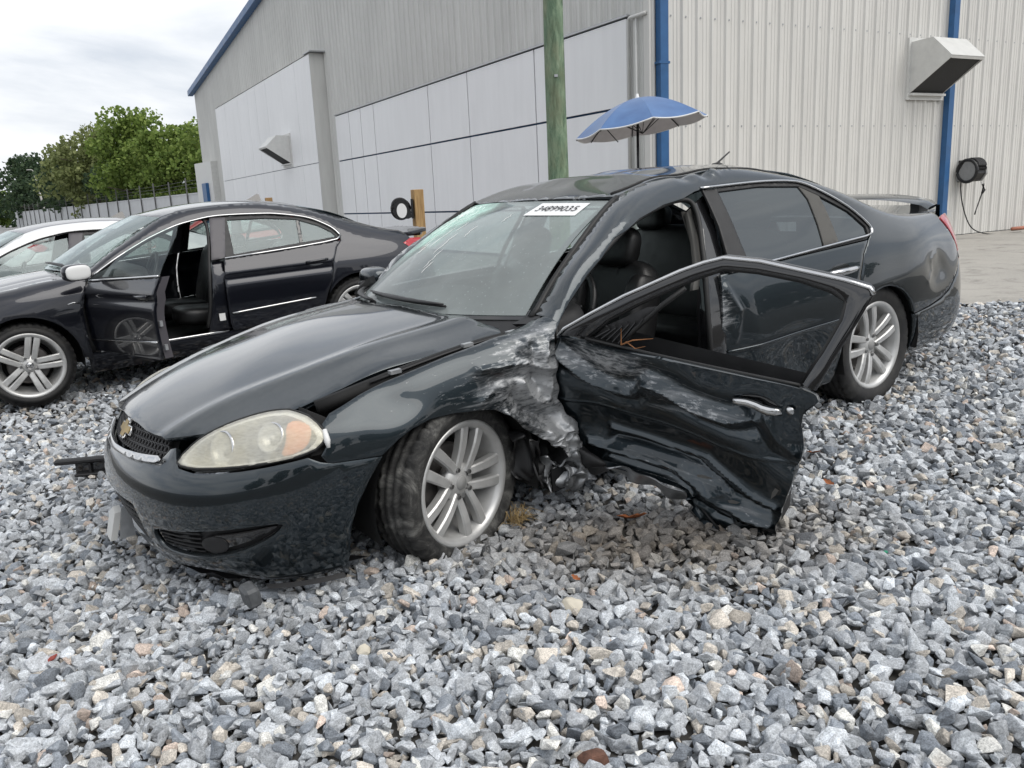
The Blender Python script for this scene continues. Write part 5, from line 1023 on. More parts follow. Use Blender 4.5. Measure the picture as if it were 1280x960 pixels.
# ---- interior
def seat(y, x0=-1.19, rear=False):
    a = -.30; R_ = rotY(a); s0 = pillow((x0 - .12, y, .77), (.17, .50, .62), .5, R_).obj('seat_back', 'leather_black', W1, True)
    for sg in (-1, 1): pillow((x0 - .065, y + sg*.215, .75), (.19, .12, .54), .55, R_).obj('side_bolster', 'leather_black', s0, True)
    pillow((x0 - .17, y, 1.135), (.13, .28, .21), .62, R_).obj('headrest', 'leather_black', s0, True); pillow((x0 + .16, y, .535), (.52, .50, .17), .5, rotY(-.1)).obj('seat_cushion', 'leather_black', s0, True)
    for sg in (-1, 1): MB().tube([(x0 - .16, y + sg*.06, 1.08), (x0 - .185, y + sg*.06, 1.17)], .006, 6).obj('headrest_post', 'lug_steel', s0, True)
    MB().tube([(x0 - .05, y + .03, .60), (x0 - .09, y + .05, .84), (x0 - .12, y + .05, 1.06)], .003, 4).obj('seat_seam', 'rubber', s0)
seat(.36); seat(-.36)
bq = PN(np.array([3.12,3.16,3.20,3.24]), np.array([.45,.80,1.05,1.28])) - np.array([0, .10, 0]); MB().tube(bq, .022, 6, flat=.12, ref=(0, 1, 0)).obj('seat_belt', 'interior_grey', W1, True)
rb_ = pillow((-2.28, 0, .82), (.17, 1.30, .62), .45, rotY(-.38)).obj('rear_seat_back', 'leather_black', W1, True); pillow((-2.02, 0, .53), (.50, 1.30, .18), .45, rotY(-.1)).obj('rear_cushion', 'leather_black', rb_, True)
for y in (.38, -.38): pillow((-2.36, y, 1.16), (.11, .26, .17), .6, rotY(-.3)).obj('rear_headrest', 'leather_black', rb_, True)
ds = pillow((-.62, 0, .83), (.62, 1.44, .30), .4, rotY(.08)).obj('dashboard', 'dash_plastic', W1, True); pillow((-.80, .36, .955), (.22, .40, .09), .5).obj('binnacle', 'dash_plastic', ds, True)
th = np.linspace(0, 2*np.pi, 40); Rw = rotY(-.42); wc = np.array([-1.0, .37, .90]); ring = [tuple(wc + Rw @ np.array([0, .185*math.cos(q), .185*math.sin(q)])) for q in th]
stw = MB().tube(ring, .016, 9, cap=False).obj('steering_wheel', 'leather_black', W1, True); pillow(tuple(wc + np.array([.02, 0, 0])), (.06, .15, .13), .6, Rw).obj('airbag_pad', 'dash_plastic', stw, True)
for q in (-.3, math.pi + .3, -math.pi/2): MB().tube([tuple(wc + Rw @ np.array([.01, .06*math.cos(q), .06*math.sin(q)])), tuple(wc + Rw @ np.array([0, .18*math.cos(q), .18*math.sin(q)]))], .014, 6, flat=.5).obj('wheel_spoke', 'plastic_grey', stw, True)
MB().tube([tuple(wc), tuple(wc + np.array([.28, 0, -.12]))], .035, 8).obj('steering_column', 'dash_plastic', stw, True); MB().tube([tuple(wc + np.array([.05, .04, .0])), tuple(wc + np.array([.05, .17, .02]))], .008, 6).obj('indicator_stalk', 'plastic_black', stw, True)
pillow((-1.2, 0, .52), (.9, .22, .28), .4).obj('centre_console', 'dash_plastic', W1, True)
G = [[tuple(roof(np.array([x]), np.array([y]))[0] - [0, 0, .03]) for y in np.linspace(-.54, .54, 9)] for x in np.linspace(-1.15, -2.40, 9)]; MB().grid(G).obj('headliner', 'headliner', W1, True)
pan('door_inner_trim', 'dash_plastic', W1, inset(PN, .09), [[(2.25,.33),(2.25,.95),(3.1,.97),(3.1,.33)]], .08, .03, mirror=True); pan('door_inner_trim', 'dash_plastic', W1, inset(PN, .10), [[(3.3,.35),(3.3,.96),(4.15,.97),(4.0,.5),(4.0,.35)]], .08, .03); pan('door_inner_trim', 'dash_plastic', W1, inset(PN, .10), [[(3.3,.35),(3.3,.96),(4.15,.97),(4.0,.5),(4.0,.35)]], .08, .03, mirror=True)
fdr = [(2.235,.985),(2.22,.30),(3.20,.30),(3.215,.985)]; pan('front_door', 'slate_paint', W1, PN, [fdr], .06, .02, mirror=True); pan('side_window', 'glass_clear', W1, inset(PN, .01), [[(2.42,.99),(2.65,1.18),(2.85,1.28),(3.05,1.32),(3.25,1.34),(3.22,1.0)]], .06, .003, mirror=True)
mr = pillow((-.66, -1.0, 1.02), (.13, .22, .14), .6).obj('door_mirror', 'slate_paint', W1, True); MB().box((-.66, -.90, .97), (.06, .1, .04)).obj('mirror_foot', 'black_trim', mr)

# ---- torn front door, swung out and hanging
Hd = np.array([-.56, .88, .6]); Td = np.array([.01210338, -.05791706, -.00610978]); Rd = np.array([[.34864965,.92765041,.13382130],[-.91507766,.30603796,.26262834],[.20267289,-.21402216,.95557219]])
Md = np.eye(4); Md[:3,:3] = Rd; Md[:3,3] = Hd + Td - Rd @ Hd
sxv = np.vectorize(S)
def door_P(x, v, base=False):
    x, v = np.atleast_1d(x), np.atleast_1d(v); p = imp.raw(np.interp(-x, -imp.xs, imp.s), v)
    d = -.060*np.exp(-((x + .95)/.40)**2 - ((v - .56)/.14)**2)
    d += -.040*sstep(-v, -.80, -.74)*sstep(-x, .58, .75)*np.exp(-((x + .85)/.42)**2) + .0*x
    ridge = [(-.57,.86),(-.66,.815),(-.744,.782),(-.85,.765),(-.92,.778),(-.955,.832),(-.985,.838),(-1.048,.825),(-1.12,.80),(-1.182,.786),(-1.305,.790),(-1.40,.82)]
    d += fold(x, v, ridge, .026, .017) - fold(x, v, [(a, b_ + .055) for a, b_ in ridge], .022, .040) - fold(x, v, [(a, b_ - .05) for a, b_ in ridge], .020, .030)
    d += fold(x, v, [(-.80,.55),(-.893,.543),(-1.068,.547),(-1.232,.57),(-1.32,.53),(-1.427,.488),(-1.52,.47)], .022, .016) - fold(x, v, [(-.82,.50),(-1.0,.50),(-1.18,.515),(-1.35,.455),(-1.5,.43)], .034, .028)
    d += fold(x, v, [(-.70,.46),(-.9,.44),(-1.1,.455),(-1.3,.40),(-1.5,.37)], .026, .020) - fold(x, v, [(-.8,.40),(-1.05,.41),(-1.25,.355),(-1.45,.33)], .022, .020)
    d += -fold(x, v, [(-1.36,.86),(-1.40,.78),(-1.47,.70),(-1.56,.66)], .020, .035) + fold(x, v, [(-1.44,.84),(-1.50,.76),(-1.55,.72)], .016, .020) - .05*sstep(-x, 1.46, 1.58)*np.exp(-((v - .80)/.10)**2)
    d += .0045*np.exp(-((v - (.655 + .02*sstep(-x, 1.2, 1.6)))/.007)**2)
    lo = sstep(-v, -.58, -.36); d += lo*(.008*Wa(x, v) + .012*rfold(17*(v - .16*x) + .8*Wa(x*.5, v)) + .006*rfold(26*(v*.7 + x*.4) + .8*Wa(v, x)))
    hi = sstep(v, .66, .80); d += hi*.005*rfold(9*(v*1.3 - x*.5) + .8*Wa(x, v)) + .0045*Wd(x*1.6, v*1.6) + .0025*Wa(x, v)
    p[:,1] += d; p[:,0] += .012*lo*Wb(v, x); p[:,2] += .015*lo*Wa(v, x); return p
dl = [(-.572,.94),(-.68,.950),(-.8,.957),(-.92,.967),(-1.033,.974),(-1.25,.980),(-1.42,.982),(-1.544,.982),(-1.592,.972),(-1.605,.955),(-1.562,.900),(-1.552,.85),(-1.557,.808),(-1.583,.745),(-1.578,.70),(-1.570,.62),(-1.557,.544),(-1.548,.45),(-1.536,.363),(-1.525,.31),(-1.497,.285),(-1.44,.262),(-1.368,.262),(-1.31,.285),(-1.25,.300),(-1.19,.345),(-1.136,.368),(-1.05,.372),(-.96,.372),(-.85,.362),(-.76,.35),(-.715,.345),(-.64,.36),(-.585,.38),(-.575,.55),(-.58,.70),(-.565,.80)]
fd = pan('front_door', 'slate_door', W1, door_P, [dl], .009, .030); fd.matrix_local = Matrix(Md.tolist()); fd['label'] = 'crumpled front door torn open with scraped skin'
def DN(x, v): return imp.raw(np.interp(-np.atleast_1d(x), -imp.xs, imp.s), np.atleast_1d(v))
def dflip(Pf): return lambda x, v: Pf(x, v)
# x runs forward, so outward normals need the flip
_fd_me = fd.data
ring_o = [(-.575,.945),(-.60,.978),(-.70,1.055),(-.839,1.155),(-.94,1.217),(-1.032,1.272),(-1.11,1.310),(-1.174,1.333),(-1.30,1.338),(-1.437,1.330),(-1.58,1.322),(-1.665,1.312),(-1.682,1.295),(-1.655,1.20),(-1.62,1.10),(-1.585,.98)]
ring_i = [(-.715,.972),(-.79,1.055),(-.90,1.135),(-1.0,1.198),(-1.10,1.258),(-1.184,1.296),(-1.30,1.302),(-1.444,1.296),(-1.55,1.280),(-1.602,1.258),(-1.606,1.206),(-1.575,1.10),(-1.535,.990)]
def curve_n(pts, n): pts = np.array(pts); t_ = np.r_[0, np.cumsum(np.linalg.norm(np.diff(pts, axis=0), axis=1))]; return np.stack([np.interp(np.linspace(0, t_[-1], n), t_, pts[:,k]) for k in (0, 1)], 1)
co, ci = curve_n(ring_o, 70), curve_n(ring_i, 70); rows = []
for q, dy in ((0, -.028), (0, 0), (.12, .004), (.5, .004), (.9, .0), (1, -.006), (1, -.032)): m_ = co*(1 - q) + ci*q; rows.append(DN(m_[:,0], m_[:,1]) + np.array([0, dy, 0]))
fo = MB().grid(rows).obj('door_frame', 'black_gloss', fd, True)
MB().tube(DN(*np.array(ring_o[:13]).T) + np.array([0, .004, 0]), .009, 6, flat=.8).obj('frame_chrome', 'chrome', fd, True)
MB().tube(DN(*np.array(ring_i).T) + np.array([0, -.012, 0]), .009, 6).obj('glass_channel', 'seal_rubber', fd, True)
MB().tube(DN(*np.array([(-.855,.972),(-.90,1.04),(-.985,1.14),(-1.06,1.215)]).T) + np.array([0, -.015, 0]), .010, 6).obj('glass_channel', 'seal_rubber', fd, True)
pan('mirror_mount', 'black_trim', fd, lambda x, v: DN(x, v) - np.array([0, .02, 0]), [[(-.69,.965),(-.85,.972),(-.895,1.04),(-.98,1.14),(-.93,1.125),(-.80,1.04)]], .02, .01, flip=True)
for k in range(6):
    a = np.array([(-.74 - .025*k, .972), (-.80 - .025*k, 1.02 + .012*k), (-.78 - .03*k, 1.03 + .012*k)]); MB().tube(DN(*a.T) + np.array([0, -.008, 0]), .0035, 4).obj('mount_rib', 'plastic_black', fd)
MB().grid([[tuple(DN(np.array([x]), np.array([v]))[0] - [0, .15, 0]) for x in np.linspace(-.60, -1.53, 14)] for v in np.linspace(.36, .955, 8)]).obj('door_trim_panel', 'dash_plastic', fd, True)
MB().grid([[tuple(DN(np.array([x]), np.array([v]))[0] - [0, d_, 0]) for v in np.linspace(.36, .955, 10)] for x, d_ in ((-1.53, .05), (-1.53, .15))]).obj('door_shut_face', 'black_trim', fd, True)
MB().tube(DN(np.linspace(-.70, -1.53, 16), np.linspace(.962, .986, 16)) + np.array([0, .002, 0]), .007, 6).obj('belt_seal', 'seal_rubber', fd, True)
def hP(x, v): return door_P(x, v)
pan('handle_cup', 'black_gloss', fd, lambda x, v: door_P(x, v) + np.array([0, .004, 0]), [[(-1.405 + .075*math.cos(q), .882 + .032*math.sin(q)) for q in np.linspace(0, 2*np.pi, 20)[:-1]]], .015, .004, flip=True)
q = np.linspace(0, 1, 9); P_ = door_P(-1.315 - .175*q, np.full(9, .876) + .008*q); P_[:,1] += .016 + .012*np.sin(np.pi*q)
hd_ = MB().tube(P_, [.010,.012,.013,.014,.014,.014,.014,.013,.012], 8, flat=1.3).obj('door_handle', 'chrome', fd, True); MB().lathe([(0, .012), (.014, .010), (.017, 0)], 14, RY, tuple(door_P(np.array([-1.515]), np.array([.888]))[0] + [0, .006, 0])).obj('lock_cylinder', 'chrome', hd_, True)
for k, (x, v, w_, h_) in enumerate([(-1.50, .50, .02, .05), (-1.2, .46, .05, .012), (-1.33, .42, .04, .01)]):
    pan('paint_chip', 'interior_grey', fd, lambda a, b_: door_P(a, b_) + np.array([0, .0015, 0]), [[(x, v), (x - w_*.6, v + h_*.4), (x - w_, v + h_), (x - w_*.3, v + h_*1.1), (x + w_*.1, v + h_*.6)]], .02, .0, flip=True)
# twigs caught in the window corner
simple('twig', (.30,.13,.05), .8)
tw = MB(); c0 = DN(np.array([-.86]), np.array([1.00]))[0]
tw.tube([c0 + [0, .01, -.02], c0 + [-.05, .015, .015], c0 + [-.13, .01, .04]], [.003, .003, .001], 5).tube([c0 + [0, .01, -.02], c0 + [.0, .012, .05]], [.003, .001], 5).tube([c0 + [-.02, .012, 0], c0 + [-.06, .012, -.02], c0 + [-.1, .012, .0]], [.002, .002, .001], 5).obj('caught_twig', 'twig', fd)
# hanging wire and shredded lower skin
MB().tube([DN(np.array([-1.20]), np.array([.33]))[0] + [0, -.02, 0], DN(np.array([-1.3]), np.array([.27]))[0] + [0, .03, .0], DN(np.array([-1.34]), np.array([.20]))[0] + [0, .02, 0]], .006, 5).obj('hanging_cable', 'rubber', fd, True)
wv2 = Wob(12, 24, 88)
def shred(x, v): p = DN(x, v); p[:,1] += -.03 + .03*wv2(x, v); p[:,2] += .015*wv2(v, x); return p
pan('shredded_skin', 'torn_metal', fd, shred, [[(-.62,.36),(-.75,.33),(-.9,.345),(-1.05,.33),(-1.2,.30),(-1.15,.37),(-.95,.39),(-.75,.38)]], .012, .006, flip=True)
pan('shredded_skin', 'slate_door', fd, shred, [[(-1.18,.34),(-1.28,.24),(-1.36,.215),(-1.40,.26),(-1.46,.245),(-1.50,.30),(-1.3,.33)]], .012, .006, flip=True)

# ---- wheels
wheel(W1, (.0, .775, .418), 'slate', R_=.334, steer=rad(17), spin=rad(-12), mud=True, camber=rad(-2)); wheel(W1, (-2.807, .775, .375), 'slate', spin=rad(20)); wheel(W1, (.0, -.775, .415), 'slate', steer=rad(17), right=True); wheel(W1, (-2.807, -.775, .375), 'slate', right=True, spin=rad(40))
# ================================================================ other cars: one generator, built in its own body coordinates
paint('indigo_paint', (.007,.008,.014), .5, .28, .03, (.20,.20,.22)); paint('white_car_paint', (.74,.745,.75), .0, .35, .10, (.55,.55,.53)); paint('red_car_paint', (.40,.02,.02), .1, .35, .1, (.3,.25,.22)); simple('grey_roof', (.16,.16,.175), .35, .2, .8); simple('pillar_grey', (.075,.070,.078), .45)
simple('mirror_glass', (.85,.86,.86), .03, 1.); simple('cream_leather', (.05,.05,.052), .5); simple('airbag_white', (.72,.73,.70), .9, bump=.3, bscale=20)
dc = [.14,.05,.02,.008,.002,.0,.004,.012,.026,.048,.072,.10,.15,.215,.285,.345,.41]
ccb = Body([(.93,0),(.915,.25),(.87,.45),(.78,.64),(.64,.78),(.46,.865),(.25,.905),(0,.92),(-.6,.918),(-1.4,.915),(-2.2,.92),(-2.7,.92),(-3.1,.895),(-3.35,.85),(-3.55,.76),(-3.68,.58),(-3.73,.3),(-3.75,0)], Zs,
 [(None,[.16,.07,.03,.0,0,.02,.06,.11,.18,.28,.4,.5,.5,.5,.5,.5,.5]), (.64,[.14,.06,.03,.005,0,.015,.05,.10,.18,.28,.4,.5,.5,.5,.5,.5,.5]), (0,[.13,.06,.03,.01,.0,-.005,.004,.02,.05,.12,.22,.32,.4,.4,.4,.4,.4]), (-.6,dc), (-1.4,dc), (-2.2,dc),
  (-2.7,[.13,.05,.02,.004,-.006,-.006,.002,.010,.026,.050,.08,.12,.18,.25,.32,.38,.45]), (-3.35,[.14,.05,.02,.005,.0,.004,.012,.025,.045,.075,.12,.18,.25,.3,.35,.4,.45]), (-3.7499,[.14,.05,.02,.005,.0,.01,.02,.04,.06,.09,.14,.2,.25,.3,.4,.4,.4])],
 [.95,.5,.2,0,-.3,-.45,-.52,-.6,-.9,-1.2,-1.5,-1.9,-2.3,-2.6,-2.9,-3.2,-3.5,-3.75], [.76,.78,.82,.85,.885,.90,.92,.965,1.13,1.26,1.315,1.32,1.24,1.11,.99,.95,.93,.92],
 [(.95,.55,.80),(.5,.66,.83),(.2,.71,.875),(0,.73,.90),(-.3,.745,.935),(-.50,.74,.955),(-.60,.71,1.01),(-.9,.635,1.19),(-1.15,.585,1.315),(-1.5,.56,1.375),(-1.9,.56,1.375),(-2.3,.57,1.32),(-2.6,.60,1.23),(-2.9,.635,1.12),(-3.2,.66,1.03),(-3.5,.65,.985),(-3.75,.5,.96)])
C = ccb.sx
def CP(s, v): return ccb.P(s, v)
def CN(s, v): return ccb.P(s, v, False)
def X2(pts): return [(C(x), v) for x, v in pts]
def sedan(root, pm, roofm, gm, chrome_m, pillar_m, door_open, rim_style, det=.035):
    ctop = [(C(x), float(ccb.rz([x])[0]) + .0999) for x in np.r_[np.linspace(-.50, -1.2, 10), np.linspace(-1.3, -3.3, 20)]]
    archf = [(C(0) + .372*math.cos(q), .3225 + .372*math.sin(q)) for q in np.linspace(math.pi + .15, -.15, 22)]; archr = [(C(-2.711) + .368*math.cos(q), .3225 + .368*math.sin(q)) for q in np.linspace(.15, math.pi - .62, 18)]
    dlo_top = [(-2.63,1.03),(-2.58,1.10),(-2.48,1.165),(-2.35,1.22),(-2.15,1.262),(-2.006,1.280),(-1.75,1.294),(-1.547,1.294),(-1.40,1.275),(-1.258,1.249),(-1.10,1.20),(-.977,1.155),(-.80,1.075),(-.666,1.004),(-.56,.94),(-.505,.90)]
    side = ctop + X2([(-3.37,.95),(-3.40,.87),(-3.36,.80),(-3.25,.70),(-3.10,.62)]) + archr + X2([(-2.46,.66),(-2.49,.80),(-2.56,.93),(-2.62,.985)]) + X2(dlo_top)
    fender = [(C(x), float(ccb.rz([x])[0]) + .0999) for x in np.linspace(.45, -.46, 12)] + X2([(-.49,.90),(-.475,.851),(-.425,.674),(-.426,.45),(-.44,.30)]) + archf[::-1][1:-1] + X2([(.42,.42),(.50,.60),(.52,.74)])
    rdoor = X2([(-1.562,.945),(-1.53,.80),(-1.518,.641),(-1.518,.40),(-1.535,.345),(-2.30,.345),(-2.36,.45),(-2.40,.555),(-2.455,.66),(-2.485,.80),(-2.555,.93),(-2.615,.985)])
    fdoor = [(-.505,.90),(-.47,.851),(-.43,.674),(-.432,.45),(-.46,.35),(-1.50,.345),(-1.505,.60),(-1.52,.80),(-1.55,.945)]
    bump_f = [(0,.69),(.30,.70),(.55,.71),(C(.52),.735),(C(.50),.60),(C(.42),.42),(C(.39),.25),(.5,.22),(0,.22)]
    for mir in (False, True):
        mm = np.array([1, -1 if mir else 1, 1]); h = det if not mir else .07
        pan('body_side', pm, root, CP, [side], h, .02, mirror=mir); pan('front_fender', pm, root, CP, [fender], h, .02, mirror=mir)
        def rdP(s, v): p = CN(s, v); v = np.atleast_1d(v); p[:,1] += .007*np.exp(-((v - .835)/.05)**2) - .012*np.exp(-((v - .775)/.03)**2); return p
        rd_ = pan('rear_door', pm, root, rdP, [rdoor], h*.8, .02, mirror=mir)
        if not (door_open and not mir): 
            fd_ = pan('front_door', pm, root, CN, [X2(fdoor)], h, .02, mirror=mir)
            MB().tube((CN(np.array(X2([(-.52,.905),(-1.0,.925),(-1.55,.948)]))[:,0], np.array([.905,.925,.948])) + [0, .003, 0])*mm, .008, 6).obj('belt_moulding', chrome_m, fd_, True); pan('side_window', gm, fd_, inset(CN, .012), [X2([(-.70,.93),(-.80,1.0),(-.98,1.10),(-1.15,1.18),(-1.30,1.22),(-1.52,1.245),(-1.50,.955)])], .06, .003, mirror=mir)
            q = CN(np.linspace(C(-1.33), C(-1.50), 6), np.full(6, .80)); q[:,1] += .012 + .012*np.sin(np.linspace(0, math.pi, 6)); MB().tube(q*mm, .011, 6).obj('door_handle', chrome_m if pm != 'indigo_paint' else pm, fd_, True)
        pan('side_window', gm, rd_, inset(CN, .012), [X2([(-1.677,1.262),(-2.0,1.250),(-2.28,1.212),(-2.236,1.007),(-1.646,.971)])], .06, .003, mirror=mir); pan('quarter_window', gm, rd_, inset(CN, .012), [X2([(-2.30,1.20),(-2.45,1.145),(-2.56,1.075),(-2.595,1.025),(-2.257,1.010)])], .06, .003, mirror=mir)
        pan('window_frame', 'black_trim', rd_, inset(CN, .004), [X2([(-1.57,.95),(-1.60,1.15),(-1.585,1.287),(-2.0,1.272),(-2.33,1.217),(-2.48,1.16),(-2.58,1.09),(-2.62,1.02),(-2.40,.985)]), X2([(-1.65,.972),(-1.68,1.255),(-2.0,1.243),(-2.27,1.208),(-2.45,1.138),(-2.56,1.068),(-2.59,1.025),(-2.25,1.007)])], .016, .01, mirror=mir)
        pan('window_divider', 'black_gloss', rd_, inset(CN, .006), [X2([(-2.232,1.0),(-2.262,1.0),(-2.305,1.21),(-2.275,1.22)])], .03, .008, mirror=mir)
        pan('b_pillar', pillar_m, root, inset(CN, .003), [X2([(-1.455,.945),(-1.57,.952),(-1.672,1.28),(-1.545,1.288)])], .03, .015, mirror=mir)
        e_ = ncs(np.arange(len(dlo_top))); cp = e_(np.linspace(0, len(dlo_top) - 2, 60)) @ np.array(dlo_top); MB().tube((ccb.raw(np.interp(-cp[:,0], -ccb.xs, ccb.s), cp[:,1]) + [0, .003, 0])*mm, .010, 6, flat=.8).obj('window_chrome', chrome_m, root, True)
        bl_ = np.array([(-1.565,.948),(-1.9,.960),(-2.2,.973),(-2.45,.987),(-2.58,1.000),(-2.63,1.03)]); MB().tube((ccb.raw(np.interp(-bl_[:,0], -ccb.xs, ccb.s), bl_[:,1]) + [0, .004, 0])*mm, .013, 6, flat=.7).obj('belt_chrome', chrome_m, rd_, True)
        if chrome_m == 'chrome': ml = np.linspace(-1.54, -2.28, 12); MB().tube((ccb.raw(np.interp(-ml, -ccb.xs, ccb.s), np.linspace(.492, .522, 12)) + [0, .004, 0])*mm, .012, 6, flat=.7).obj('door_strip', chrome_m, rd_, True)
        pan('handle_cup', 'black_gloss', rd_, inset(CN, -.002), [[(C(-2.33) + .075*math.cos(q), .826 + .03*math.sin(q)) for q in np.linspace(0, 2*np.pi, 18)[:-1]]], .02, .003, mirror=mir)
        q = CN(np.linspace(C(-2.24), C(-2.44), 6), np.linspace(.835, .843, 6)); q[:,1] += .014 + .012*np.sin(np.linspace(0, math.pi, 6)); MB().tube(q*mm, .012, 6).obj('door_handle', pm if pm != 'white_car_paint' else chrome_m, rd_, True)
        pan('side_skirt', pm, root, inset(CN, .01), [X2([(-.40,.335),(-2.36,.335),(-2.34,.20),(-.42,.17)])], .05, .03, mirror=mir)
        pan('rear_bumper', pm, root, CN, [X2([(-3.10,.61),(-3.26,.69),(-3.36,.79)]) + [(C(-3.55),.80),(ccb.L - .02,.80),(ccb.L - .02,.24),(C(-3.3),.22)] + X2([(-3.04,.24),(-3.06,.40),(-3.04,.50)])], .05, .02, mirror=mir)
        tl_ = pan('tail_lamp', 'tail_red', root, inset(CN, -.002), [[(C(-3.26),.895),(C(-3.38),.93),(C(-3.55),.92),(C(-3.62),.86),(C(-3.5),.80),(C(-3.36),.815)]], .03, .02, mirror=mir)
        hb_ = pan('headlamp', 'lamp_bright', root, CN, [[(.50,.70),(.62,.76),(.85,.79),(C(.46),.80),(C(.50),.72),(.8,.66),(.6,.65)]], .04, .02, mirror=mir)
        for cx_ in (0., -2.711): MB().grid([[(cx_ + (.378 if j < 2 else 0)*math.cos(q), mm[1]*y_, .3225 + (.378 if j < 2 else 0)*math.sin(q)) for q in np.linspace(-.2, math.pi + .2, 16)] for j, y_ in enumerate((.905, .62, .60))]).obj('wheel_liner', 'bay_black', root, True)
        pillow((-.72, mm[1]*1.0, 1.0), (.12, .20, .13), .6).obj('door_mirror', pm, root, True) if not (door_open and not mir) else None
    pan('front_bumper', pm, root, lambda s, v: (lambda p: (p.__setitem__((np.atleast_1d(s) < 0, 1), -p[np.atleast_1d(s) < 0, 1]), p)[1])(CN(np.abs(np.atleast_1d(s)), v)), [bump_f + [(-a, b_) for a, b_ in bump_f[::-1][1:-1]]], .06, .02)
    hz2 = spl([-.5,-.2,.2,.6,.9], [.985,.965,.915,.84,.75]); hood2 = lambda x, y: np.c_[np.atleast_1d(x), np.atleast_1d(y), hz2(x) - .055*(np.abs(np.atleast_1d(y))/.7)**2.3 - .004*np.exp(-((np.abs(np.atleast_1d(y)) - .5)/.03)**2)]
    h2 = [(-.30,0),(-.34,.35),(-.43,.62),(-.46,.715),(-.2,.722),(.1,.70),(.4,.66),(.62,.60),(.78,.45),(.84,.2),(.86,0)]; pan('hood', pm, root, hood2, [h2 + [(x, -y) for x, y in h2[::-1][1:-1]]], .05, .02)
    def ws2(a, tt): a, tt = np.atleast_1d(a), np.atleast_1d(tt); b0 = np.c_[-.30 - .22*np.abs(a)**2.2, a*.735, .985 - .03*a**2]; b1 = np.c_[-1.05 - .11*np.abs(a)**2.2, a*.588, 1.352 - .03*a**2]; p = b0 + (b1 - b0)*tt[:,None]; p[:,2] += .03*np.sin(np.pi*np.clip(tt, 0, 1)); return p
    pan('windscreen', 'glass_pale', root, lambda u, v: ws2(u/.66, v/.85), [[(-.65,0),(.65,0),(.65,.85),(-.65,.85)]], .06, .004)
    MB().grid([[tuple(ws2(np.array([a]), np.array([-.03 - .04*j]))[0] - [0, 0, .01]) for a in np.linspace(-.98, .98, 14)] for j in range(3)]).obj('cowl', 'black_trim', root, True)
    P_ = [ws2(np.array([a]), np.array([t_]))[0] + np.array([.02, 0, .02]) for a, t_ in ((.85,-.02), (.60,.05), (.2,.06), (-.1,.05))]; MB().tube(P_, [.014,.014,.010,.006], 6).obj('wiper_arm', 'plastic_black', root, True)
    rz2 = spl([-2.6,-2.35,-2.0,-1.6,-1.3,-1.04], [1.29,1.355,1.408,1.417,1.395,1.350])
    def roof2(x, y): x, y = np.atleast_1d(x), np.atleast_1d(y); ya, za = ccb.ra[0](x), ccb.ra[1](x); zc = rz2(x); return np.c_[x, y, zc - (zc - za)*np.clip(np.abs(y)/ya, 0, 1.05)**2.5]
    lp_ = [(float(x), float(ccb.ra[0]([x])[0]) - .004) for x in np.linspace(-1.16, -2.38, 14)]; pan('roof', roofm, root, roof2, [[(-1.05 - .11*(y/.59)**2, y) for y in np.linspace(-.57, .57, 9)] + lp_ + [(x, -y) for x, y in lp_[::-1]]], .05, .012)
    def rw2(a, tt): a, tt = np.atleast_1d(a), np.atleast_1d(tt); b0 = np.c_[-2.37 + 0*a, a*.555, 1.350 - .04*a**2]; b1 = np.c_[-3.13 + .05*a**2, a*.63, 1.0 + .0*a]; p = b0 + (b1 - b0)*tt[:,None]; p[:,2] += .05*np.sin(np.pi*np.clip(tt, 0, 1)); return p
    pan('rear_window', 'glass_tint', root, lambda u, v: rw2(u/.6, v/.85), [[(-.598,0),(-.598,.85),(.598,.85),(.598,0)]], .06, .004)
    pan('boot_lid', pm, root, lambda x, y: np.c_[np.atleast_1d(x), np.atleast_1d(y), 1.0 - .02*(np.abs(np.atleast_1d(y))/.65)**2.4 + .012*sstep(-np.atleast_1d(x), 3.4, 3.65) - .12*sstep(-np.atleast_1d(x), 3.66, 3.76)], [[(-3.12,-.63),(-3.12,.63),(-3.4,.645),(-3.62,.58),(-3.72,.3),(-3.73,0),(-3.72,-.3),(-3.62,-.58),(-3.4,-.645)]], .05, .03)
    MB().hull([(-2.05,.02,1.40),(-2.20,.04,1.38),(-2.20,-.04,1.38),(-2.17,0,1.455),(-2.19,0,1.45)]).obj('shark_fin', 'black_gloss', root)
    MB().box((-1.9, 0, .26), (2.8, 1.5, .08)).obj('floor_pan', 'bay_black', root); MB().box((.1, 0, .55), (.9, 1.1, .4)).obj('engine_bay', 'bay_black', root); MB().box((-3.2, 0, .60), (.8, 1.2, .5)).obj('boot_box', 'bay_black', root)
    for y in (.36, -.36):
        sb = pillow((-1.72, y, .72), (.17, .50, .62), .5, rotY(-.3)).obj('seat_back', 'leather_black', root, True); pillow((-1.82, y, 1.04), (.10, .25, .16), .6, rotY(-.3)).obj('headrest', 'leather_black', sb, True); pillow((-1.44, y, .45), (.52, .50, .17), .5, rotY(-.1)).obj('seat_cushion', 'leather_black', sb, True)
    rs_ = pillow((-2.40, 0, .72), (.17, 1.25, .55), .45, rotY(-.38)).obj('rear_seat_back', 'leather_black', root, True); pillow((-2.14, 0, .46), (.5, 1.25, .18), .45).obj('rear_cushion', 'leather_black', rs_, True)
    d_ = pillow((-.72, 0, .80), (.62, 1.40, .28), .4, rotY(.08)).obj('dashboard', 'dash_plastic', root, True); th_ = np.linspace(0, 2*np.pi, 30); MB().tube([tuple(np.array([-1.05, .36, .86]) + rotY(-.4) @ np.array([0, .18*math.cos(q), .18*math.sin(q)])) for q in th_], .015, 8, cap=False).obj('steering_wheel', 'leather_black', root, True)
    for y in (.775, -.775):
        for x in (0., -2.711): wheel(root, (x, y, .3225), rim_style, .3225, .236, .225, right=y < 0, spin=rad(x*31 + 20))
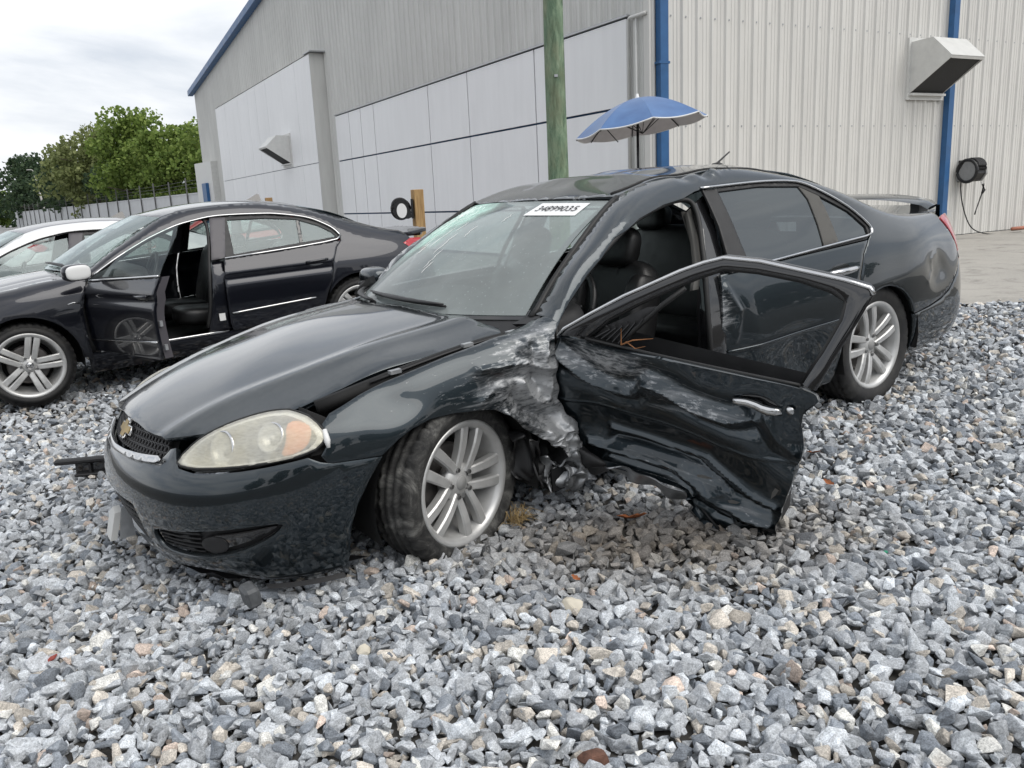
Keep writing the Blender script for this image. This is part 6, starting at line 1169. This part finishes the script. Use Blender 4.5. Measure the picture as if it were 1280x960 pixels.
O2 = (-4.09632, 6.97185, -0.04824); M2 = [[-0.837995, 0.544639, -0.033657], [-0.5442, -0.838671, -0.021857], [-0.040132, 0.0, 0.999194]]
W2 = empty('parked_sedan', mat4(O2, M2)); tag(W2, 'dark indigo sedan with front door open and chrome window trim', 'car', 'cars parked in the yard')
sedan(W2, 'indigo_paint', 'indigo_paint', 'glass_pale', 'chrome', 'pillar_grey', True, 'split')
# its open front door
a_ = rad(73); Hc = np.array([-.47, .895, 0]); c_, s_ = math.cos(a_), math.sin(a_); R3 = np.array([[c_, s_, 0], [-s_, c_, 0], [0, 0, 1]]); T3 = Hc - R3 @ Hc; m4 = np.eye(4); m4[:3,:3] = R3; m4[:3,3] = T3
def DC(x, v): p = ccb.raw(np.interp(-np.atleast_1d(x), -ccb.xs, ccb.s), np.atleast_1d(v)); v = np.atleast_1d(v); p[:,1] += .007*np.exp(-((v - .835)/.05)**2) - .012*np.exp(-((v - .775)/.03)**2); return p
fd2 = pan('front_door', 'indigo_paint', W2, DC, [[(-.505,.90),(-.47,.851),(-.455,.674),(-.455,.45),(-.48,.365),(-1.47,.36),(-1.50,.45),(-1.505,.60),(-1.52,.80),(-1.55,.945)]], .03, .02, flip=True); fd2.matrix_local = Matrix(m4.tolist())
MB().grid([[tuple(DC(np.array([x]), np.array([v]))[0] - [0, .075, 0]) for x in np.linspace(-.50, -1.49, 10)] for v in np.linspace(.38, .93, 8)]).obj('door_trim_panel', 'dash_plastic', fd2, True)
MB().grid([[tuple(DC(np.array([-1.495 - .05*sstep(np.array([v]), .6, .95)[0]]), np.array([v]))[0] - [0, d_, 0]) for v in np.linspace(.37, .94, 12)] for d_ in (.018, .05, .08)]).obj('door_shut_face', 'pillar_grey', fd2, True)
pan('side_window', 'glass_clear', fd2, lambda x, v: DC(x, v) - np.array([0, .03, 0]), [[(-.66,.93),(-.80,1.02),(-.98,1.12),(-1.15,1.20),(-1.30,1.245),(-1.50,1.27),(-1.53,1.20),(-1.50,.95)]], .06, .004, flip=True)
MB().tube(DC(np.linspace(-.52, -1.54, 14), np.linspace(.905, .948, 14)) + [0, .004, 0], .013, 6, flat=.7).obj('belt_chrome', 'chrome', fd2, True); MB().tube(DC(np.linspace(-.50, -1.49, 14), np.linspace(.455, .492, 14)) + [0, .005, 0], .012, 6, flat=.7).obj('door_strip', 'chrome', fd2, True)
pan('handle_cup', 'black_gloss', fd2, lambda x, v: DC(x, v) + np.array([0, .003, 0]), [[(-1.36 + .075*math.cos(q), .80 + .03*math.sin(q)) for q in np.linspace(0, 2*np.pi, 18)[:-1]]], .02, .003, flip=True)
q = DC(np.linspace(-1.27, -1.45, 6), np.linspace(.805, .812, 6)); q[:,1] += .014 + .012*np.sin(np.linspace(0, math.pi, 6)); MB().tube(q, .012, 6).obj('door_handle', 'indigo_paint', fd2, True)
mr = pillow((-.62, 1.00, .985), (.11, .20, .125), .6).obj('door_mirror', 'indigo_paint', fd2, True); pillow((-.664, 1.00, .985), (.035, .18, .108), .65).obj('mirror_glass', 'white_paint', mr, True); MB().hull([(-.60, .90, .94), (-.66, .90, .94), (-.60, .98, .98), (-.66, .98, .98), (-.60, .90, .97), (-.66, .90, .97)]).obj('mirror_foot', 'black_trim', mr)  # mirror face coloured white in place of the sky it would reflect
for v_ in (.45, .62, .80): MB().box(tuple(DC(np.array([-1.505]), np.array([v_]))[0] + [-.004, -.04, 0]), (.02, .02, .04)).obj('latch_fitting', 'galv', fd2)
# aperture of the open door: seal, sill plate, pillar fittings
e_ = ncs(np.arange(9)); op = np.array([(-.46,.55),(-.50,.88),(-.666,.99),(-.977,1.14),(-1.258,1.235),(-1.50,1.27),(-1.44,.93),(-1.38,.60),(-1.33,.40)]); oc = e_(np.linspace(0, 8, 50)) @ op; MB().tube(ccb.raw(np.interp(-oc[:,0], -ccb.xs, ccb.s), oc[:,1]) - [0, .03, 0], .014, 7).obj('door_seal', 'seal_rubber', W2, True)
pan('hinge_pillar', 'black_trim', W2, inset(CN, .05), [X2([(-.42,.34),(-.42,.88),(-.52,.90),(-.52,.34)])], .05, .05); pan('pillar_lower', 'indigo_paint', W2, inset(CN, .04), [X2([(-1.34,.34),(-1.40,.60),(-1.46,.94),(-1.56,.94),(-1.53,.34)])], .04, .06)
MB().tube(CN(np.linspace(C(-.5), C(-1.5), 6), np.full(6, .345)) - [0, .03, 0], .010, 6).obj('sill_plate', 'chrome', W2, True); MB().box((-1.46, .885, .47), (.05, .01, .06)).obj('data_plate', 'white_paint', W2)
# round maker's badge on the near front wheel: ring, V over W
nw = [c for c in W2.children if c.name.startswith('wheel') and c.type == 'EMPTY' and abs(c.location.x) < .1 and c.location.y > 0][0]; yb = .225/2*.8*.8 + .0095
bd = MB().lathe([(.0255, 0), (.0255, .002), (.0285, .002), (.0285, 0)], 30, RY, (0, yb, 0), True).obj('badge_ring', 'chrome', nw, True)
for pts in ([(-.012,.021),(0,.003),(.012,.021)], [(-.021,.009),(-.010,-.019),(0,-.001),(.010,-.019),(.021,.009)]): MB().tube([(-a, yb + .001, b_) for a, b_ in pts], .0020, 5).obj('badge_letter', 'chrome', nw)
# marks on the flank
MB().tube(CN(np.array([C(-.33), C(-.37), C(-.41)]), np.array([.745, .755, .745])) + [0, .004, 0], .012, 6, flat=.5).obj('side_badge', 'chrome', W2, True)
pillow((-.95, .28, .52), (.10, .10, .5), .6).obj('centre_console', 'dash_plastic', W2, True)

W3 = empty('white_sedan', mat4((-6.46, 9.0, -.25), M2) @ Matrix.Scale(1.07, 4)); tag(W3, 'white sedan with grey roof and pillars parked behind the indigo sedan', 'car', 'cars parked in the yard')
sedan(W3, 'white_car_paint', 'grey_roof', 'glass_pale', 'seal_rubber', 'pillar_grey', False, 'split', .06)
def more_car(loc, rz, label, mats=None):
    c_ = copy_tree(W3, None, mats); c_.matrix_world = Matrix.Translation(loc) @ Matrix.Rotation(rz, 4, 'Z') @ Matrix(M2).to_4x4() @ Matrix.Scale(1.05, 4); c_['label'] = label; return c_
more_car((-11.6, 13.6, -.20), rad(4), 'white car roof showing behind the white sedan', {'grey_roof': 'white_car_paint'}); more_car((-6.6, 15.2, -.12), rad(-3), 'red car seen through the windows of the indigo sedan', {'white_car_paint': 'red_car_paint', 'grey_roof': 'red_car_paint'})
# ================================================================ debris on the stones
def gz(x, y): return float(ground_z(x, y)[0])
simple('brick_red', (.30,.06,.045), .8, var=.3, vscale=30); simple('leaf_brown', (.30,.10,.035), .8, var=.3, vscale=40); simple('cream_stone', (.62,.57,.47), .85, var=.15, vscale=20, bump=.3, bscale=90); simple('rust_stone', (.13,.065,.045), .95, var=.35, vscale=60, bump=.7, bscale=120); simple('green_bit', (.01,.22,.12), .4); simple('straw', (.34,.24,.11), .9)
def px_ground(px, py, dz=0.):
    """where a pixel's ray meets the gravel"""
    d = CR @ np.array([px - 640., py - 480., 1045.]); t_ = 1.
    z = 0.
    for _ in range(8): k = (z + dz - 1.35)/d[2]; z = gz(d[0]*k, d[1]*k)
    return d[0]*k, d[1]*k, z + dz
def rock(name, px, py, r_, m, label, seed, sq=(1, .8, .65), cat='rock'):
    x, y, z = px_ground(px, py, .0); r = np.random.default_rng(seed); p = r.normal(size=(22, 3)); p /= np.linalg.norm(p, axis=1)[:,None]; p *= r.uniform(.85, 1.1, (22, 1))*np.array(sq)*r_
    bm = bmesh.new()
    for q in p: bm.verts.new(q)
    bmesh.ops.convex_hull(bm, input=bm.verts); bmesh.ops.delete(bm, geom=[v for v in bm.verts if not v.link_faces], context='VERTS'); bmesh.ops.dissolve_limit(bm, angle_limit=.3, verts=bm.verts, edges=bm.edges); bmesh.ops.bevel(bm, geom=list(bm.edges), offset=r_*.10, segments=2, affect='EDGES', clamp_overlap=True)
    me = bpy.data.meshes.new(name); bm.to_mesh(me); bm.free(); me.materials.append(M[m]); o = bpy.data.objects.new(name, me); COL.objects.link(o); o.location = (x, y, z + r_*.25); o.rotation_euler = (.2, .1, seed); tag(o, label, cat); return o
rock('brown_rock', 742, 952, .042, 'rust_stone', 'rust brown rough stone in a dip of the gravel', 3); rock('pale_rock', 716, 760, .046, 'cream_stone', 'largest cream coloured stone lying on the grey gravel before the wheel', 5, (1.1, .75, .55)); rock('round_pebble', 455, 815, .030, 'cream_stone', 'rounded off-white pebble on the grey gravel', 8, (1, .85, .6), 'pebble')
rock('red_lens_chip', 66, 824, .022, 'brick_red', 'small dark red plastic chip on the gravel', 11, (1, .6, .35), 'debris')
def leafy(px, py, s_, label, seed):
    x, y, z = px_ground(px, py, .022); r = np.random.default_rng(seed); n = 9; rows = []
    for i in range(n):
        q = i/(n - 1); w_ = math.sin(math.pi*q)**.7*s_*.42*(1 + .25*math.sin(i*2.3)); rows.append([((q - .5)*s_*2, k*w_, .25*s_*(q - .5)**2*4 + abs(k)*w_*.5*(1 + .3*math.sin(i))) for k in (-1, -.4, 0, .4, 1)])
    o = MB().grid(rows).obj('dead_leaf', 'leaf_brown', None, True); o.location = (x, y, z); o.rotation_euler = (.25, .15, seed*1.3); tag(o, label, 'leaf'); return o
leafy(1017, 566, .035, 'bright rust red leaf on the gravel near the torn door edge', 2); leafy(1036, 604, .030, 'small orange brown leaf on the gravel right of the torn door', 4); leafy(790, 648, .065, 'long reddish dead leaf under the crumpled front door', 7); leafy(720, 723, .022, 'tiny orange leaf fragment in the gravel', 9); leafy(655, 540, .02, 'small brown leaf stuck behind the wheel', 12)
x, y, z = px_ground(1107, 690, .02); o = MB().box((0, 0, 0), (.018, .012, .010), None, .003).obj('green_cap', 'green_bit', None); o.location = (x, y, z); o.rotation_euler = (.3, .2, .7); tag(o, 'tiny green plastic cap among the stones', 'debris')
# dry grass caught behind the front tyre
x, y, z = px_ground(645, 655, .0); r = np.random.default_rng(6); mb = MB()
for k in range(60):
    a = r.uniform(0, 6.28); L_ = r.uniform(.04, .11); b0 = r.normal(size=2)*.02; h_ = r.uniform(.01, .07); c = r.uniform(.3, 1.)
    mb.tube([(b0[0], b0[1], 0), (b0[0] + L_*.5*math.cos(a), b0[1] + L_*.5*math.sin(a), h_*1.1), (b0[0] + L_*math.cos(a + c*.5), b0[1] + L_*math.sin(a + c*.5), h_*.6)], [.0014, .0012, .0005], 4)
o = mb.obj('dry_grass', 'straw', None); o.location = (x, y, z + .01); tag(o, 'tuft of dry straw grass by the front wheel', 'grass', None, 'stuff')
# black channel trim lying beyond the bumper
x, y, z = px_ground(100, 592, .02); o = empty('trim_strip', Matrix.Translation((x, y, z)) @ Matrix.Rotation(rad(10), 4, 'Z')); tag(o, 'black plastic channel strip lying on gravel beyond the front bumper', 'debris')
MB().box((.30, 0, .075), (.84, .05, .028), None, .008).obj('top_flange', 'plastic_black', o); MB().box((.34, .012, .033), (.72, .012, .07)).obj('web', 'black_gloss', o); MB().box((.34, -.008, -.002), (.72, .055, .014), None, .004).obj('bottom_flange', 'plastic_black', o)
for k in range(4): MB().box((.06 + k*.18, .0, .033), (.012, .03, .06)).obj('clip_rib', 'plastic_black', o)
# trees that stand behind the camera: the paint mirrors them
for k, (x, y, h_) in enumerate([(30, -22, 8.5), (22, -30, 9.5), (13, -33, 8), (4, -36, 9), (-6, -34, 8.5), (38, -12, 8), (-16, -32, 9), (43, 2, 8.5)]):
    tree(x, y, h_, 4.2, 'leaf_dark', f'{["broad","tall","squat","slim","round","leaning","bushy","lone"][k]} dark tree across the yard, mirrored in the glossy car flank', 1500, 60 + k, .75, .05, 'trees across the yard')
